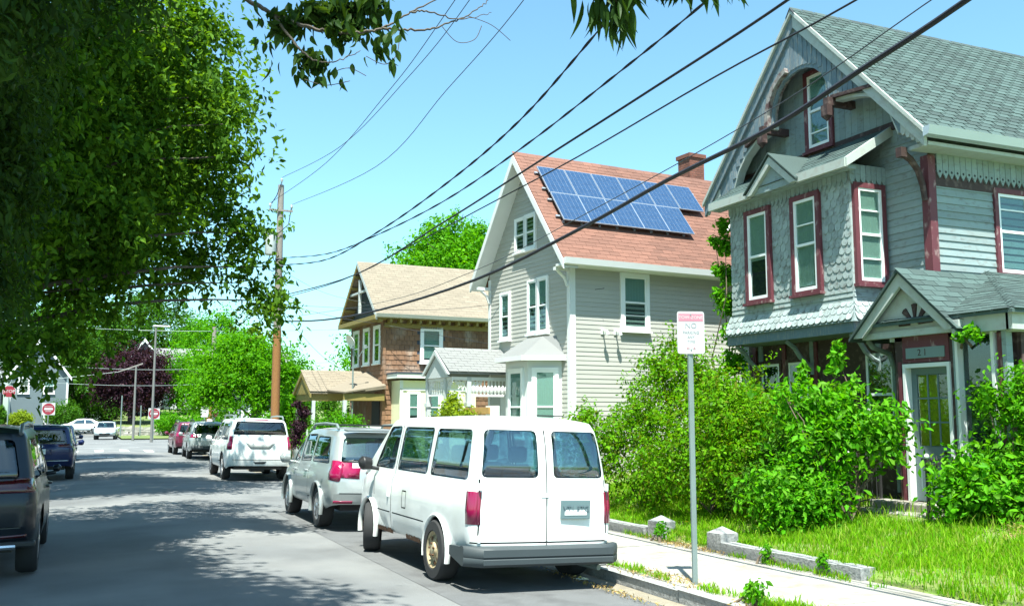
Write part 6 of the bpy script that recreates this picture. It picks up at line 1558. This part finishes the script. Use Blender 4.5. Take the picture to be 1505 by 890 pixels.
# stone wall beyond the crossing, single stones
stonem = mat('field_stone', (.33,.31,.27), .9, .2, 6, objvar=.3, bump=.5, bscale=15)
sw_ = thing('stone_wall', 'low grey field-stone wall beyond the cross street, under the purple tree', 'wall', (2.9, 104, 0))
x = 0
while x < 5.2:
    z = 0
    w0 = rnd.uniform(.35, .6)
    for r in range(4):
        h = rnd.uniform(.2, .27); dx = rnd.uniform(-.1, .1)
        m = MB(); m.slab([(x+dx, 0, z), (x+w0+dx, rnd.uniform(-.04,.04), z+rnd.uniform(-.02,.02)), (x+w0-.03+dx, .0, z+h-.02), (x+.02+dx, rnd.uniform(-.04,.04), z+h-.02)], (0, .4, 0)); m.build('stone', stonem, sw_, bevel=.03); z += h
    x += w0
m = MB(); m.slab([(8.2-2.9,-4,0),(8.5-2.9,-4,0),(8.1-2.9,-4,1.6),(7.9-2.9,-4,1.6)], (0,.2,0)); m.build('white_rail', white_t, sw_)
# wooden fence by the pole
ft = thing('picket_fence', 'short grey picket fence behind the large white suv', 'fence', (6.9, 33.6, .05), R(8))
for k in range(12):
    m = MB(); m.prism([(k*.11,0),(k*.11+.085,0),(k*.11+.085,1.3),(k*.11+.04,1.38),(k*.11,1.3)], 0, .02); m.build('picket', greytrim, ft)
m = MB(); m.box(0,1.3,.02,.05,.3,.38); m.build('rail', greytrim, ft); m = MB(); m.box(0,1.3,.02,.05,1.0,1.08); m.build('rail', greytrim, ft)
# ------------------------------------------------------------------ far houses
siding_w = mat('white_siding', (.42,.43,.43), .6, .05, 2); siding_b = mat('blue_grey_siding', (.12,.155,.17), .6, .06, 2); siding_s = mat('slate_blue_siding', (.06,.10,.145), .6, .08, 2); roof_g = mat('far_grey_roof', (.17,.17,.168), .85, .1, .5)
def farhouse(name, lab, loc, rz, w, d, eave, ridge, wm, rm, wins, gable='front', gm=None, porch=None, band=True):
    t = thing(name, lab, 'house', loc, rz, 'houses beyond the cross street')
    m = MB()
    if gable == 'front': m.slab([(0,0,-1),(w,0,-1),(w,0,eave),(w/2,0,ridge-.1),(0,0,eave)], (0,d,0))
    else: m.slab([(0,0,-1),(0,d,-1),(0,d,eave),(0,d/2,ridge-.1),(0,0,eave)], (w,0,0))
    m.build('wall', wm, t)
    m = MB()
    if gable == 'front': s = (ridge-eave)/(w/2); m.slab([(-.4,-.4,eave-.4*s),(w/2,-.4,ridge),(w+.4,-.4,eave-.4*s),(w+.4,-.4,eave-.4*s-.15),(w/2,-.4,ridge-.15),(-.4,-.4,eave-.4*s-.15)], (0,d+.8,0))
    else: s = (ridge-eave)/(d/2); m.slab([(-.4,-.4,eave-.4*s),(-.4,d/2,ridge),(-.4,d+.4,eave-.4*s),(-.4,d+.4,eave-.4*s-.15),(-.4,d/2,ridge-.15),(-.4,-.4,eave-.4*s-.15)], (w+.8,0,0))
    m.build('roof', rm, t)
    F = frame((0,0,0),(1,0,0),(0,-1,0))
    if gable == 'front':
        for sgn in (0, 1):
            a = (-.4, eave-.4*s) if sgn == 0 else (w+.4, eave-.4*s)
            m = MB(F); m.prism([a, (w/2, ridge+.02), (w/2, ridge-.4), (a[0], a[1]-.35)], .4, .46); m.build('rake_board', white_t, t)
    for (a, z, ww, hh) in wins: window(t, F, a, z, ww, hh, white_v, white_v, .08, .12, blind=rnd.choice((0, .4, .6)))
    for a in (0, w):
        m = MB(F); m.box(a-.1, a+.1, -.05, .05, -.9, eave-.1); m.build('corner_board', white_t, t)
    if porch:
        a, ww, h = porch
        m = MB(F); m.box(a, a+ww, 0, 1.8, h, h+.25); m.build('porch_roof', rm, t)
        for k in range(3):
            m = MB(F); x = a+.1+k*(ww-.3)/2; m.box(x, x+.18, 1.55, 1.73, -.5, h); m.build('porch_post', white_t, t)
        m = MB(F); m.box(a, a+ww, 0, 1.8, -.9, .0); m.build('porch_floor', wm, t)
    return t
farhouse('blue_gabled_house', 'slate blue gable with white trim above the purple tree', (4.2, 136, 4.0), R(-4), 4.4, 9, 5.2, 8.2, siding_s, roof_g, [(.9,4.3,.9,1.5),(2.1,4.3,.9,1.5),(.6,.8,.9,1.6),(2.8,.8,.9,1.6)])
farhouse('grey_roofed_house', 'grey-roofed wing to the right of the slate blue gable', (8.0, 138, 4.0), R(-4), 8.0, 8, 4.4, 7.4, siding_w, roof_g, [(1,1,1,1.6),(3.5,1,1,1.6),(6,1,1,1.6)], 'side')
farhouse('white_house', 'white house with porch at the far left under the tree', (-13.6, 108, .6), R(0), 5.2, 8, 6.0, 9.4, siding_w, roof_g, [(.8,3.6,.9,1.5),(3.2,3.6,.9,1.5),(3.6,.6,.9,1.6),(2.3,.6,.8,1.6)], 'front', None, (-1.5, 3.4, 2.7))
farhouse('blue_grey_house', 'blue-grey house with white-framed door right of the white house', (-7.6, 113, 1.0), R(0), 5.4, 8, 5.6, 9.2, siding_b, roof_g, [(.8,3.4,.9,1.5),(3.2,3.4,.9,1.5),(3.4,.2,.8,2.0),(4.5,.4,.6,1.7)])
bush('bush', 'dark hedge added to fill the brown house porch opening with shade', (9.2, 42, .2), blob(0,0,1.4,1.8,1.2,1.3,14,.6), 9000, .13, lf_dark, stemm, None, 4)  # added behind the porch so that its inside reads dark
farhouse('pale_roof_house', 'pale grey roof with blue gable end seen behind the utility pole', (9.6, 68, 0), R(2), 3.2, 6, 3.8, 6.6, siding_w, palegrey, [(.5,1,.8,1.4)], 'side')
